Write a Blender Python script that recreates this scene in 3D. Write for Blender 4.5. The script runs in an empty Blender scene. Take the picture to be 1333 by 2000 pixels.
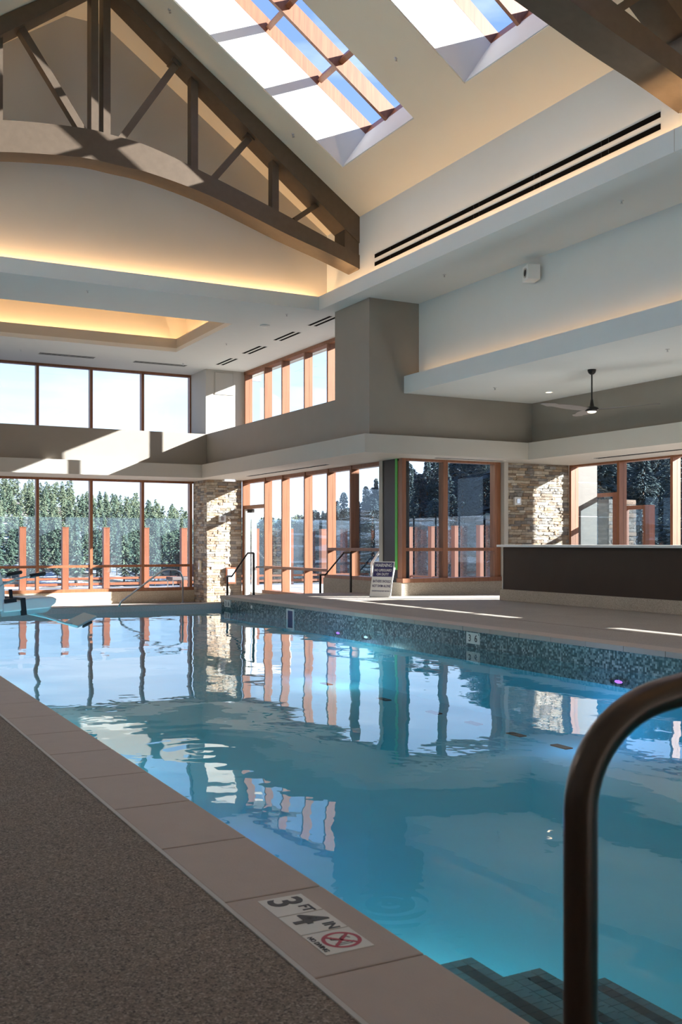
import bpy, bmesh, math, random
from mathutils import Vector, Matrix
from math import sin, cos, pi, atan2, radians
R = random.Random(7)
scene = bpy.context.scene
COL = scene.collection

# ------------------------------------------------------------------ camera, sky, sun, exposure
cam_d = bpy.data.cameras.new('camera'); cam = bpy.data.objects.new('camera', cam_d); COL.objects.link(cam)
cam.location = (0, 0, 1.13)
cam.rotation_euler = (pi / 2, 0, -radians(28.08))
cam_d.sensor_fit = 'VERTICAL'; cam_d.sensor_height = 36; cam_d.lens = 1990 * 36 / 2000
cam_d.shift_y = 60 / 2000
cam_d.clip_start = .05; cam_d.clip_end = 3000
cam_d.dof.use_dof = True; cam_d.dof.focus_distance = 16; cam_d.dof.aperture_fstop = 9
scene.camera = cam
SUN = Vector((2.35, -1.0, 1.027)).normalized()
world = bpy.data.worlds.new('sky'); scene.world = world; world.use_nodes = True
wn = world.node_tree; wn.nodes.clear()
wo = wn.nodes.new('ShaderNodeOutputWorld'); wb = wn.nodes.new('ShaderNodeBackground')
# clear winter sky: bright haze at the horizon, deep blue overhead, thin cloud wisps
tcw = wn.nodes.new('ShaderNodeTexCoord'); sx_ = wn.nodes.new('ShaderNodeSeparateXYZ'); wn.links.new(tcw.outputs['Generated'], sx_.inputs[0])
rw = wn.nodes.new('ShaderNodeValToRGB'); cr = rw.color_ramp; cr.elements.remove(cr.elements[0])
SKY = [(0.0, (.64, .75, .90)), (.10, (.52, .65, .84)), (.17, (.39, .52, .75)), (.23, (.32, .45, .70)), (.36, (.17, .28, .54)), (.6, (.11, .20, .45)), (1.0, (.08, .15, .38))]
cr.elements[0].position = SKY[0][0]; cr.elements[0].color = (*SKY[0][1], 1)
for q, c in SKY[1:]: e_ = cr.elements.new(q); e_.color = (*c, 1)
wn.links.new(sx_.outputs['Z'], rw.inputs[0])
mpw = wn.nodes.new('ShaderNodeMapping'); mpw.inputs['Scale'].default_value = (3, 3, 11); wn.links.new(tcw.outputs['Generated'], mpw.inputs['Vector'])
nw = wn.nodes.new('ShaderNodeTexNoise'); nw.inputs['Scale'].default_value = 1.6; nw.inputs['Detail'].default_value = 8; wn.links.new(mpw.outputs[0], nw.inputs['Vector'])
mrw = wn.nodes.new('ShaderNodeMapRange'); mrw.inputs['From Min'].default_value = .5; mrw.inputs['From Max'].default_value = .75; mrw.inputs['To Max'].default_value = .5; wn.links.new(nw.outputs['Fac'], mrw.inputs[0])
mxw = wn.nodes.new('ShaderNodeMixRGB'); mxw.inputs[2].default_value = (.75, .80, .88, 1); wn.links.new(mrw.outputs[0], mxw.inputs[0]); wn.links.new(rw.outputs[0], mxw.inputs[1])
wb.inputs['Strength'].default_value = 1.0
wn.links.new(mxw.outputs[0], wb.inputs['Color']); wn.links.new(wb.outputs[0], wo.inputs['Surface'])
sl = bpy.data.lights.new('sun', 'SUN'); so = bpy.data.objects.new('sun', sl); COL.objects.link(so)
sl.energy = 15.0; sl.angle = radians(.53); sl.color = (1, .96, .90)
so.rotation_euler = (-SUN).to_track_quat('-Z', 'Y').to_euler(); so.location = (60, -30, 60)
vs = scene.view_settings
scene.display_settings.display_device = 'sRGB'
vs.view_transform = 'Standard'; vs.look = 'None'; vs.exposure = 1.24; vs.gamma = 1; vs.use_curve_mapping = False
scene.cycles.max_bounces = 14; scene.cycles.diffuse_bounces = 6; scene.cycles.glossy_bounces = 5
scene.cycles.transparent_max_bounces = 24; scene.cycles.transmission_bounces = 6
scene.cycles.sample_clamp_indirect = 6; scene.cycles.caustics_reflective = False; scene.cycles.caustics_refractive = False
scene.cycles.use_denoising = True

def area(name, loc, size, energy, color, aim, size_y=None):
    l = bpy.data.lights.new(name, 'AREA'); o = bpy.data.objects.new(name, l); COL.objects.link(o)
    l.shape = 'RECTANGLE'; l.size = size; l.size_y = size_y or size; l.energy = energy; l.color = color
    o.location = loc
    return o
WARM = (1, .60, .29)
def cove(name, a, b, energy, up, tilt=(0, 0)):
    """LED strip from a to b, shining along `up`"""
    a, b = Vector(a), Vector(b); d = (b - a)
    l = bpy.data.lights.new(name, 'AREA'); o = bpy.data.objects.new(name, l); COL.objects.link(o)
    l.shape = 'RECTANGLE'; l.size = d.length; l.size_y = .03; l.energy = energy * d.length; l.color = WARM
    x = d.normalized(); z = -Vector(up).normalized(); z = (z - x * z.dot(x)).normalized(); y = z.cross(x)
    o.matrix_world = Matrix.Translation((a + b) / 2) @ Matrix((x, y, z)).transposed().to_4x4()
    return o
CE = 3.6
cove('cove_light_nave_right', (9.95, -7.5, 6.2), (9.95, 19.2, 6.2), CE * .65, (.35, 0, 1))
cove('cove_light_nave_left', (-.2, -7.5, 6.2), (-.2, 19.2, 6.2), CE, (-.35, 0, 1))
cove('cove_light_nave_end', (0, 19.47, 6.2), (9.8, 19.47, 6.2), CE * 1.3, (0, .3, 1))
cove('cove_light_tray_far', (1.2, 25.45, 6.2), (8.6, 25.45, 6.2), CE * 1.5, (0, .35, 1))
cove('cove_light_tray_near', (1.2, 21.2, 6.2), (8.6, 21.2, 6.2), CE * 1.5, (0, -.35, 1))
cove('cove_light_tray_right', (8.8, 21.3, 6.2), (8.8, 25.3, 6.2), CE * 1.5, (.35, 0, 1))
cove('cove_light_tray_left', (1.0, 21.3, 6.2), (1.0, 25.3, 6.2), CE * 1.5, (-.35, 0, 1))
cove('cove_light_fan_ceiling', (11.16, -7.5, 4.5), (11.16, 17.6, 4.5), CE * .14, (.35, 0, 1))

# ------------------------------------------------------------------ materials
def mat(name):
    m = bpy.data.materials.new(name); m.use_nodes = True
    nt = m.node_tree; nt.nodes.clear()
    return m, nt, nt.nodes.new, nt.links.new
def simple(name, col, rough=.6, metal=0, bump=0, bscale=60, var=0, vscale=6, spec=.5, emit=None):
    m, nt, N, L = mat(name)
    out = N('ShaderNodeOutputMaterial'); p = N('ShaderNodeBsdfPrincipled'); L(p.outputs[0], out.inputs[0])
    p.inputs['Base Color'].default_value = (*col, 1); p.inputs['Roughness'].default_value = rough
    p.inputs['Metallic'].default_value = metal; p.inputs['Specular IOR Level'].default_value = spec
    tc = N('ShaderNodeTexCoord')
    if var:
        n = N('ShaderNodeTexNoise'); n.inputs['Scale'].default_value = vscale; n.inputs['Detail'].default_value = 5
        L(tc.outputs['Object'], n.inputs['Vector'])
        mx = N('ShaderNodeMixRGB'); mx.inputs[1].default_value = (*[c * (1 - var) for c in col], 1)
        mx.inputs[2].default_value = (*[min(1, c * (1 + var)) for c in col], 1)
        L(n.outputs['Fac'], mx.inputs[0]); L(mx.outputs[0], p.inputs['Base Color'])
    if bump:
        n = N('ShaderNodeTexNoise'); n.inputs['Scale'].default_value = bscale; n.inputs['Detail'].default_value = 4
        L(tc.outputs['Object'], n.inputs['Vector'])
        b = N('ShaderNodeBump'); b.inputs['Strength'].default_value = bump; b.inputs['Distance'].default_value = .01
        L(n.outputs['Fac'], b.inputs['Height']); L(b.outputs[0], p.inputs['Normal'])
    if emit:
        p.inputs['Emission Color'].default_value = (*emit[:3], 1); p.inputs['Emission Strength'].default_value = emit[3]
    return m
def ramp(N, stops, interp='LINEAR'):
    r = N('ShaderNodeValToRGB'); cr = r.color_ramp; cr.interpolation = interp
    while len(cr.elements) > 1: cr.elements.remove(cr.elements[0])
    cr.elements[0].position = stops[0][0]; cr.elements[0].color = (*stops[0][1], 1)
    for q, c in stops[1:]:
        e = cr.elements.new(q); e.color = (*c, 1)
    return r
M = {}
M['taupe'] = simple('taupe_paint', (.30, .262, .222), .7, bump=.08, bscale=90, var=.05, vscale=3)
M['greige'] = simple('greige_paint', (.50, .47, .42), .7, bump=.06, bscale=90, var=.03, vscale=3)
M['white'] = simple('white_paint', (.71, .725, .712), .75, bump=.05, bscale=90, var=.02, vscale=3)
M['cream'] = simple('cream_paint', (.70, .635, .52), .75, bump=.05, bscale=90, var=.02, vscale=2)
M['gable'] = simple('grey_paint', (.56, .535, .495), .75, bump=.05, bscale=90, var=.03, vscale=2)
M['bronze'] = simple('bronze_steel', (.12, .09, .064), .40, .55, bump=.05, bscale=30, var=.18, vscale=8)
M['black'] = simple('black_plastic', (.012, .012, .014), .5)
M['dark'] = simple('dark_void', (.003, .003, .003), .9, spec=.05)
M['steel'] = simple('brushed_steel', (.62, .62, .62), .28, 1, bump=.02, bscale=200)
M['railbronze'] = simple('backlit_bronze_tube', (.13, .095, .075), .3, .9, bump=.03, bscale=120)  # the rail's backlit darkness is put into its metal colour
M['darkmetal'] = simple('dark_metal', (.03, .027, .026), .4, .6)
M['whiteplastic'] = simple('white_plastic', (.78, .78, .76), .45)
M['tealplastic'] = simple('grey_teal_plastic', (.42, .54, .56), .4)
M['green'] = simple('green_tape', (.10, .50, .09), .6)
M['counterface'] = simple('dark_brown_panel', (.058, .04, .029), .6, spec=.2, bump=.03, bscale=25, var=.12, vscale=3)
M['quartz'] = simple('white_quartz', (.72, .72, .70), .25, var=.03, vscale=30)
M['coping'] = simple('limestone_coping', (.45, .365, .305), .6, bump=.08, bscale=140, var=.07, vscale=9)
M['joint'] = simple('dark_joint', (.12, .10, .085), .9)
M['tilewhite'] = simple('white_marker_tile', (.70, .68, .62), .45, bump=.03, bscale=80)
M['ink'] = simple('black_ink', (.012, .012, .014), .5)
M['red'] = simple('red_ink', (.42, .02, .05), .5)
M['navy'] = simple('navy_print', (.03, .025, .12), .5)
M['steptile'] = simple('grey_step_tile', (.13, .145, .145), .4, var=.2, vscale=30)
M['steptiledark'] = simple('black_step_tile', (.006, .007, .009), .5, spec=.1)
M['plaster'] = simple('light_blue_pool_plaster', (.17, .72, .86), .7, bump=.1, bscale=60, var=.05, vscale=4)
M['purple'] = simple('purple_pool_lamp', (.6, .2, .9), .3, emit=(.55, .10, .95, 1.6))
M['whitelamp'] = simple('white_pool_lamp', (.9, .9, .95), .3, emit=(.85, .9, 1, 1.0))
M['warmglass'] = simple('warm_lamp_glass', (.9, .85, .7), .4, emit=(1, .8, .55, 2.5))
M['granite'] = simple('grey_granite', (.115, .10, .085), .5, var=.35, vscale=60, bump=.03)
M['trunk'] = simple('pine_bark', (.075, .05, .035), .9, bump=.3, bscale=10)
M['farmosaic'] = simple('grey_blue_rim_tile', (.52, .55, .60), .4, var=.3, vscale=40)
M['patio'] = simple('patio_concrete', (.55, .50, .46), .8, var=.08, vscale=3)
M['cushion'] = simple('lounge_fabric', (.12, .10, .10), .9)
M['paper'] = simple('notice_paper', (.75, .70, .55), .7)

def aggregate(name, c1, c2, c3, scale):
    m, nt, N, L = mat(name)
    out = N('ShaderNodeOutputMaterial'); p = N('ShaderNodeBsdfPrincipled'); L(p.outputs[0], out.inputs[0])
    tc = N('ShaderNodeTexCoord'); v = N('ShaderNodeTexVoronoi'); v.inputs['Scale'].default_value = scale
    L(tc.outputs['Object'], v.inputs['Vector'])
    s = N('ShaderNodeSeparateColor'); L(v.outputs['Color'], s.inputs[0])
    r = ramp(N, [(0, c1), (.4, c2), (.75, c2), (1, c3)]); L(s.outputs[0], r.inputs[0])
    n = N('ShaderNodeTexNoise'); n.inputs['Scale'].default_value = 1.2; n.inputs['Detail'].default_value = 5; L(tc.outputs['Object'], n.inputs['Vector'])
    mr = N('ShaderNodeMapRange'); mr.inputs['To Min'].default_value = .85; mr.inputs['To Max'].default_value = 1.12; L(n.outputs['Fac'], mr.inputs[0])
    mx = N('ShaderNodeMixRGB'); mx.blend_type = 'MULTIPLY'; mx.inputs[0].default_value = 1
    L(r.outputs[0], mx.inputs[1]); L(mr.outputs[0], mx.inputs[2]); L(mx.outputs[0], p.inputs['Base Color'])
    p.inputs['Roughness'].default_value = .75
    b = N('ShaderNodeBump'); b.inputs['Strength'].default_value = .35; b.inputs['Distance'].default_value = .004
    L(v.outputs['Distance'], b.inputs['Height']); L(b.outputs[0], p.inputs['Normal'])
    return m
M['deck'] = aggregate('brown_aggregate_deck', (.06, .043, .031), (.22, .168, .125), (.40, .33, .26), 190)
M['deckright'] = aggregate('beige_aggregate_deck', (.26, .22, .185), (.36, .31, .265), (.46, .41, .36), 200)
M['curb'] = aggregate('sand_aggregate_curb', (.30, .25, .19), (.45, .39, .31), (.60, .54, .45), 120)

def wood(name, c1, c2):
    m, nt, N, L = mat(name)
    out = N('ShaderNodeOutputMaterial'); p = N('ShaderNodeBsdfPrincipled'); L(p.outputs[0], out.inputs[0])
    tc = N('ShaderNodeTexCoord'); mp = N('ShaderNodeMapping'); mp.inputs['Scale'].default_value = (30, 30, 1.6)
    L(tc.outputs['Object'], mp.inputs['Vector'])
    n = N('ShaderNodeTexNoise'); n.inputs['Scale'].default_value = 1; n.inputs['Detail'].default_value = 6; L(mp.outputs[0], n.inputs['Vector'])
    r = ramp(N, [(.3, c1), (.7, c2)]); L(n.outputs['Fac'], r.inputs[0]); L(r.outputs[0], p.inputs['Base Color'])
    p.inputs['Roughness'].default_value = .45
    return m
M['wood'] = wood('stained_fir', (.21, .08, .036), (.31, .125, .058))
M['woodpost'] = wood('red_stained_post', (.19, .062, .03), (.26, .09, .045))

def stonemat(name, stops):
    m, nt, N, L = mat(name)
    out = N('ShaderNodeOutputMaterial'); p = N('ShaderNodeBsdfPrincipled'); L(p.outputs[0], out.inputs[0])
    oi = N('ShaderNodeObjectInfo'); g = N('ShaderNodeNewGeometry')
    a = N('ShaderNodeMath'); a.operation = 'ADD'; L(oi.outputs['Random'], a.inputs[0]); L(g.outputs['Random Per Island'], a.inputs[1])
    f = N('ShaderNodeMath'); f.operation = 'FRACT'; L(a.outputs[0], f.inputs[0])
    r = ramp(N, stops, 'CONSTANT'); L(f.outputs[0], r.inputs[0])
    n = N('ShaderNodeTexNoise'); n.inputs['Scale'].default_value = 14; n.inputs['Detail'].default_value = 7
    L(g.outputs['Position'], n.inputs['Vector'])
    mr = N('ShaderNodeMapRange'); mr.inputs['To Min'].default_value = .55; mr.inputs['To Max'].default_value = 1.4; L(n.outputs['Fac'], mr.inputs[0])
    mx = N('ShaderNodeMixRGB'); mx.blend_type = 'MULTIPLY'; mx.inputs[0].default_value = 1
    L(r.outputs[0], mx.inputs[1]); L(mr.outputs[0], mx.inputs[2]); L(mx.outputs[0], p.inputs['Base Color'])
    p.inputs['Roughness'].default_value = .85
    b = N('ShaderNodeBump'); b.inputs['Strength'].default_value = .7; b.inputs['Distance'].default_value = .012
    n2 = N('ShaderNodeTexNoise'); n2.inputs['Scale'].default_value = 30; n2.inputs['Detail'].default_value = 6; L(g.outputs['Position'], n2.inputs['Vector'])
    L(n2.outputs['Fac'], b.inputs['Height']); L(b.outputs[0], p.inputs['Normal'])
    return m
M['stone'] = stonemat('ledge_stone', [(0, (.34, .26, .18)), (.14, (.42, .36, .28)), (.3, (.25, .19, .14)), (.42, (.50, .43, .33)), (.55, (.30, .28, .25)), (.68, (.40, .29, .19)), (.8, (.55, .50, .42)), (.9, (.22, .20, .18))])
M['stoneshaded'] = stonemat('shaded_garden_stone', [(0, (.12, .08, .055)), (.3, (.07, .055, .045)), (.55, (.14, .10, .07)), (.8, (.10, .085, .075))])  # shade on the garden wall is put into a darker stone colour
M['backing'] = simple('stone_mortar', (.12, .10, .08), .95)

# mosaic of small glass tiles: one random tone per 2.5 cm cell
m, nt, N, L = mat('teal_glass_mosaic')
out = N('ShaderNodeOutputMaterial'); p = N('ShaderNodeBsdfPrincipled'); L(p.outputs[0], out.inputs[0])
g = N('ShaderNodeNewGeometry'); vm = N('ShaderNodeVectorMath'); vm.operation = 'SCALE'; vm.inputs['Scale'].default_value = 40; L(g.outputs['Position'], vm.inputs[0])
fl = N('ShaderNodeVectorMath'); fl.operation = 'FLOOR'; L(vm.outputs[0], fl.inputs[0])
wn_ = N('ShaderNodeTexWhiteNoise'); L(fl.outputs[0], wn_.inputs['Vector'])
r = ramp(N, [(0, (.035, .06, .062)), (.3, (.085, .125, .125)), (.55, (.18, .23, .23)), (.8, (.29, .35, .34)), (.93, (.05, .075, .08))], 'CONSTANT')
L(wn_.outputs['Value'], r.inputs[0]); L(r.outputs[0], p.inputs['Base Color']); p.inputs['Roughness'].default_value = .25
M['mosaic'] = m

# window glass
def glassmat(name, tint, refl):
    m, nt, N, L = mat(name)
    out = N('ShaderNodeOutputMaterial'); t = N('ShaderNodeBsdfTransparent'); t.inputs[0].default_value = (*tint, 1)
    gl = N('ShaderNodeBsdfGlossy'); gl.inputs['Roughness'].default_value = 0.0; gl.inputs[0].default_value = (.9, .95, 1, 1)
    lw = N('ShaderNodeLayerWeight'); lw.inputs['Blend'].default_value = .5
    pw = N('ShaderNodeMath'); pw.operation = 'POWER'; pw.inputs[1].default_value = 4.5; L(lw.outputs['Facing'], pw.inputs[0])
    ml = N('ShaderNodeMath'); ml.operation = 'MULTIPLY_ADD'; ml.inputs[1].default_value = refl; ml.inputs[2].default_value = .04 * refl; L(pw.outputs[0], ml.inputs[0])
    mx = N('ShaderNodeMixShader'); L(ml.outputs[0], mx.inputs[0]); L(t.outputs[0], mx.inputs[1]); L(gl.outputs[0], mx.inputs[2]); L(mx.outputs[0], out.inputs[0])
    return m
M['glass'] = glassmat('window_glass', (.93, .96, .98), .55)
M['skyglass'] = glassmat('skylight_glass', (.95, .97, 1), .12)
M['glassguard'] = glassmat('guard_glass', (.84, .91, .95), .8)
nt = M['glassguard'].node_tree; o_ = nt.nodes['Material Output']; old = o_.inputs[0].links[0].from_socket
df = nt.nodes.new('ShaderNodeBsdfDiffuse'); df.inputs[0].default_value = (.60, .72, .84, 1); m2 = nt.nodes.new('ShaderNodeMixShader'); m2.inputs[0].default_value = .04
nt.links.new(old, m2.inputs[1]); nt.links.new(df.outputs[0], m2.inputs[2]); nt.links.new(m2.outputs[0], o_.inputs[0])

# water: clear tinted surface with fresnel reflection and small waves
m, nt, N, L = mat('pool_water')
out = N('ShaderNodeOutputMaterial'); t = N('ShaderNodeBsdfTransparent'); t.inputs[0].default_value = (.50, .88, .92, 1)
gl = N('ShaderNodeBsdfGlossy'); gl.inputs['Roughness'].default_value = 0.0; gl.inputs[0].default_value = (1, 1, 1, 1)
g = N('ShaderNodeNewGeometry')
mp = N('ShaderNodeMapping'); mp.inputs['Scale'].default_value = (1, .8, 1); L(g.outputs['Position'], mp.inputs['Vector'])
n1 = N('ShaderNodeTexNoise'); n1.inputs['Scale'].default_value = 1.1; n1.inputs['Detail'].default_value = 1.5; n1.inputs['Roughness'].default_value = .4; L(mp.outputs[0], n1.inputs['Vector'])
n2 = N('ShaderNodeTexNoise'); n2.inputs['Scale'].default_value = 4.5; n2.inputs['Detail'].default_value = 2; L(mp.outputs[0], n2.inputs['Vector'])
sm = N('ShaderNodeMath'); sm.operation = 'MULTIPLY_ADD'; sm.inputs[1].default_value = .10; L(n2.outputs['Fac'], sm.inputs[0]); L(n1.outputs['Fac'], sm.inputs[2])
# two drip rings
prev = sm.outputs[0]
for (cx, cy, k, amp, rad) in ((2.04, 3.42, 80, .03, .42), (2.41, 6.47, 24, .035, 1.7)):
    d = N('ShaderNodeVectorMath'); d.operation = 'DISTANCE'; d.inputs[1].default_value = (cx, cy, -.28); L(g.outputs['Position'], d.inputs[0])
    mu = N('ShaderNodeMath'); mu.operation = 'MULTIPLY'; mu.inputs[1].default_value = k; L(d.outputs['Value'], mu.inputs[0])
    si = N('ShaderNodeMath'); si.operation = 'SINE'; L(mu.outputs[0], si.inputs[0])
    fa = N('ShaderNodeMapRange'); fa.inputs['From Min'].default_value = 0; fa.inputs['From Max'].default_value = rad; fa.inputs['To Min'].default_value = amp; fa.inputs['To Max'].default_value = 0; L(d.outputs['Value'], fa.inputs[0])
    ma = N('ShaderNodeMath'); ma.operation = 'MULTIPLY_ADD'; L(si.outputs[0], ma.inputs[0]); L(fa.outputs[0], ma.inputs[1]); L(prev, ma.inputs[2]); prev = ma.outputs[0]
b = N('ShaderNodeBump'); b.inputs['Strength'].default_value = 1; b.inputs['Distance'].default_value = .012; L(prev, b.inputs['Height'])
fr = N('ShaderNodeFresnel'); fr.inputs[0].default_value = 1.333
L(b.outputs[0], gl.inputs['Normal']); L(b.outputs[0], fr.inputs['Normal'])
mx = N('ShaderNodeMixShader'); L(fr.outputs[0], mx.inputs[0]); L(t.outputs[0], mx.inputs[1]); L(gl.outputs[0], mx.inputs[2]); L(mx.outputs[0], out.inputs[0])
M['water'] = m

# foliage, snowy ground
def needlemat(name, c1, c2, c3):
    m, nt, N, L = mat(name)
    out = N('ShaderNodeOutputMaterial'); p = N('ShaderNodeBsdfPrincipled'); L(p.outputs[0], out.inputs[0]); p.inputs['Roughness'].default_value = .9; p.inputs['Specular IOR Level'].default_value = .15
    oi = N('ShaderNodeObjectInfo'); g = N('ShaderNodeNewGeometry')
    a = N('ShaderNodeMath'); a.operation = 'ADD'; L(oi.outputs['Random'], a.inputs[0]); L(g.outputs['Random Per Island'], a.inputs[1])
    h = N('ShaderNodeMath'); h.operation = 'MULTIPLY'; h.inputs[1].default_value = .5; L(a.outputs[0], h.inputs[0])
    r = ramp(N, [(0, c1), (.5, c2), (1, c3)]); L(h.outputs[0], r.inputs[0]); L(r.outputs[0], p.inputs['Base Color'])
    return m
M['needles'] = needlemat('hazed_pine_needles', (.05, .085, .070), (.09, .125, .085), (.15, .165, .10))  # lighter bluish needle colour stands in for distance haze
M['needlesshaded'] = needlemat('shaded_pine_needles', (.018, .034, .042), (.032, .056, .064), (.055, .082, .080))  # darker needle colour carries the shade of the right slope
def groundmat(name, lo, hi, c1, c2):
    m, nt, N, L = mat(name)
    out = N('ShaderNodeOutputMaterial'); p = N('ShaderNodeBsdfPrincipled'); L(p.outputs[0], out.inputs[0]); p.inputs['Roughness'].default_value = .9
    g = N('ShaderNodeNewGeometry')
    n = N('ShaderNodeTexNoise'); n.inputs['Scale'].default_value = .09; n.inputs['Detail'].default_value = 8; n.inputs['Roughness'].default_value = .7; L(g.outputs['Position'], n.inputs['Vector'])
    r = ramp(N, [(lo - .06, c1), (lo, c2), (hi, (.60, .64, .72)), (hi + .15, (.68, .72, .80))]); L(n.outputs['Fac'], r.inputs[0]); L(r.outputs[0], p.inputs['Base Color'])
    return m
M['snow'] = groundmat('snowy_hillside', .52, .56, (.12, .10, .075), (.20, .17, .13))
M['shade_ground'] = groundmat('shaded_forest_floor', .54, .60, (.05, .055, .055), (.08, .08, .08))  # forest floor, bare ground darkened to stand in for the slope's shade

# ------------------------------------------------------------------ mesh helpers
class MB:
    def __init__(s): s.v = []; s.f = []; s.mi = []; s.m = 0
    def quad(s, *pts):
        k = len(s.v); s.v += [tuple(q) for q in pts]; s.f.append(tuple(range(k, k + len(pts)))); s.mi.append(s.m)
    def box(s, x0, x1, y0, y1, z0, z1, T=None):
        k = len(s.v)
        c = [(x, y, z) for z in (z0, z1) for (x, y) in ((x0, y0), (x1, y0), (x1, y1), (x0, y1))]
        if T is not None: c = [tuple(T @ Vector(q)) for q in c]
        s.v += c
        for f in ((3, 2, 1, 0), (4, 5, 6, 7), (0, 1, 5, 4), (1, 2, 6, 5), (2, 3, 7, 6), (3, 0, 4, 7)):
            s.f.append(tuple(k + i for i in f)); s.mi.append(s.m)
    def prism(s, pts, a, b, axis='Y'):
        """polygon pts (u,w) extruded from a to b"""
        def P(u, w, t): return (u, t, w) if axis == 'Y' else ((t, u, w) if axis == 'X' else (u, w, t))
        k = len(s.v); n = len(pts)
        s.v += [P(u, w, a) for u, w in pts] + [P(u, w, b) for u, w in pts]
        s.f.append(tuple(k + i for i in range(n))); s.f.append(tuple(k + n + i for i in reversed(range(n)))); s.mi += [s.m] * 2
        for i in range(n):
            j = (i + 1) % n; s.f.append((k + j, k + i, k + n + i, k + n + j)); s.mi.append(s.m)
    def tube(s, path, r, n=12, caps=True):
        path = [Vector(q) for q in path]; k0 = len(s.v); up = None
        for i, q in enumerate(path):
            a = path[max(i - 1, 0)]; b2 = path[min(i + 1, len(path) - 1)]; d = (b2 - a).normalized()
            if up is None: up = Vector((0, 0, 1)) if abs(d.z) < .9 else Vector((1, 0, 0))
            x = d.cross(up)
            if x.length < 1e-4: x = d.cross(Vector((0, 1, 0)))
            x.normalize(); y = x.cross(d).normalized(); up = y
            rr = r[i] if isinstance(r, (list, tuple)) else r
            s.v += [tuple(q + x * cos(2 * pi * j / n) * rr + y * sin(2 * pi * j / n) * rr) for j in range(n)]
        for i in range(len(path) - 1):
            for j in range(n):
                a = k0 + i * n + j; b2 = k0 + i * n + (j + 1) % n
                s.f.append((a, b2, b2 + n, a + n)); s.mi.append(s.m)
        if caps:
            s.f.append(tuple(k0 + j for j in reversed(range(n)))); s.f.append(tuple(k0 + (len(path) - 1) * n + j for j in range(n))); s.mi += [s.m] * 2
    def lathe(s, prof, c, n=24, T=None):
        k0 = len(s.v)
        for (r, z) in prof:
            for j in range(n):
                q = Vector((r * cos(2 * pi * j / n), r * sin(2 * pi * j / n), z))
                if T is not None: q = T @ q
                s.v.append(tuple(Vector(c) + q))
        for i in range(len(prof) - 1):
            for j in range(n):
                a = k0 + i * n + j; b2 = k0 + i * n + (j + 1) % n
                s.f.append((a, b2, b2 + n, a + n)); s.mi.append(s.m)
    def build(s, name, mats, parent=None, smooth=False, bevel=0, loc=None):
        me = bpy.data.meshes.new(name)
        v = s.v
        if loc is not None: v = [(a - loc[0], b2 - loc[1], c - loc[2]) for a, b2, c in v]
        me.from_pydata(v, [], s.f)
        ml = mats if isinstance(mats, (list, tuple)) else [mats]
        for q in ml: me.materials.append(q)
        if len(ml) > 1: me.polygons.foreach_set('material_index', s.mi)
        bm = bmesh.new(); bm.from_mesh(me); bmesh.ops.recalc_face_normals(bm, faces=bm.faces)
        if bevel: bmesh.ops.bevel(bm, geom=bm.edges[:], offset=bevel, segments=2, affect='EDGES', profile=.6)
        bm.to_mesh(me); bm.free()
        if smooth: me.shade_smooth()
        o = bpy.data.objects.new(name, me); COL.objects.link(o)
        if loc is not None: o.location = loc
        if parent is not None:
            o.parent = parent
            pw_ = Vector((0, 0, 0)); q_ = parent
            while q_ is not None: pw_ += Vector(q_.location); q_ = q_.parent
            o.location = Vector(o.location) - pw_
        return o
def tag(o, label=None, cat=None, group=None, kind=None):
    if label: o['label'] = label
    if cat: o['category'] = cat
    if group: o['group'] = group
    if kind: o['kind'] = kind
    return o
def empty(name, label, cat, loc=(0, 0, 0), group=None, kind=None):
    o = bpy.data.objects.new(name, None); COL.objects.link(o); o.location = loc; o.empty_display_size = .1
    return tag(o, label, cat, group, kind)
def boxes(name, lst, m, parent=None, bevel=0):
    b = MB()
    for q in lst: b.box(*q)
    return b.build(name, m, parent, bevel=bevel)
def struct(name, lst, m, label, cat='wall', bevel=0):
    return tag(boxes(name, lst, m, bevel=bevel), label, cat, kind='structure')
def text_mesh(s, size, name, m, parent, T, extrude=.0008, align='CENTER', sx=1.0):
    c = bpy.data.curves.new(name, 'FONT'); c.body = s; c.size = size; c.extrude = extrude; c.align_x = align; c.align_y = 'CENTER'; c.offset = size * .018
    c.resolution_u = 4
    o = bpy.data.objects.new(name, c); COL.objects.link(o)
    dg = bpy.context.evaluated_depsgraph_get(); dg.update()
    me = bpy.data.meshes.new_from_object(o.evaluated_get(dg)); bpy.data.objects.remove(o)
    me.transform(Matrix.Diagonal((sx, 1, 1, 1))); me.transform(T)
    me.materials.clear(); me.materials.append(m)
    o = bpy.data.objects.new(name, me); COL.objects.link(o)
    o.parent = parent
    return o
def frame(origin, right, up):
    r_ = Vector(right).normalized(); u = Vector(up); u = (u - r_ * u.dot(r_)).normalized(); n_ = r_.cross(u)
    return Matrix.Translation(origin) @ Matrix((r_, u, n_)).transposed().to_4x4()

# ------------------------------------------------------------------ main levels
YN, YB = -8.0, 28.6              # near wall, far window wall
XL = -4.0
ZC = 6.06                         # flat soffit
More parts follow.
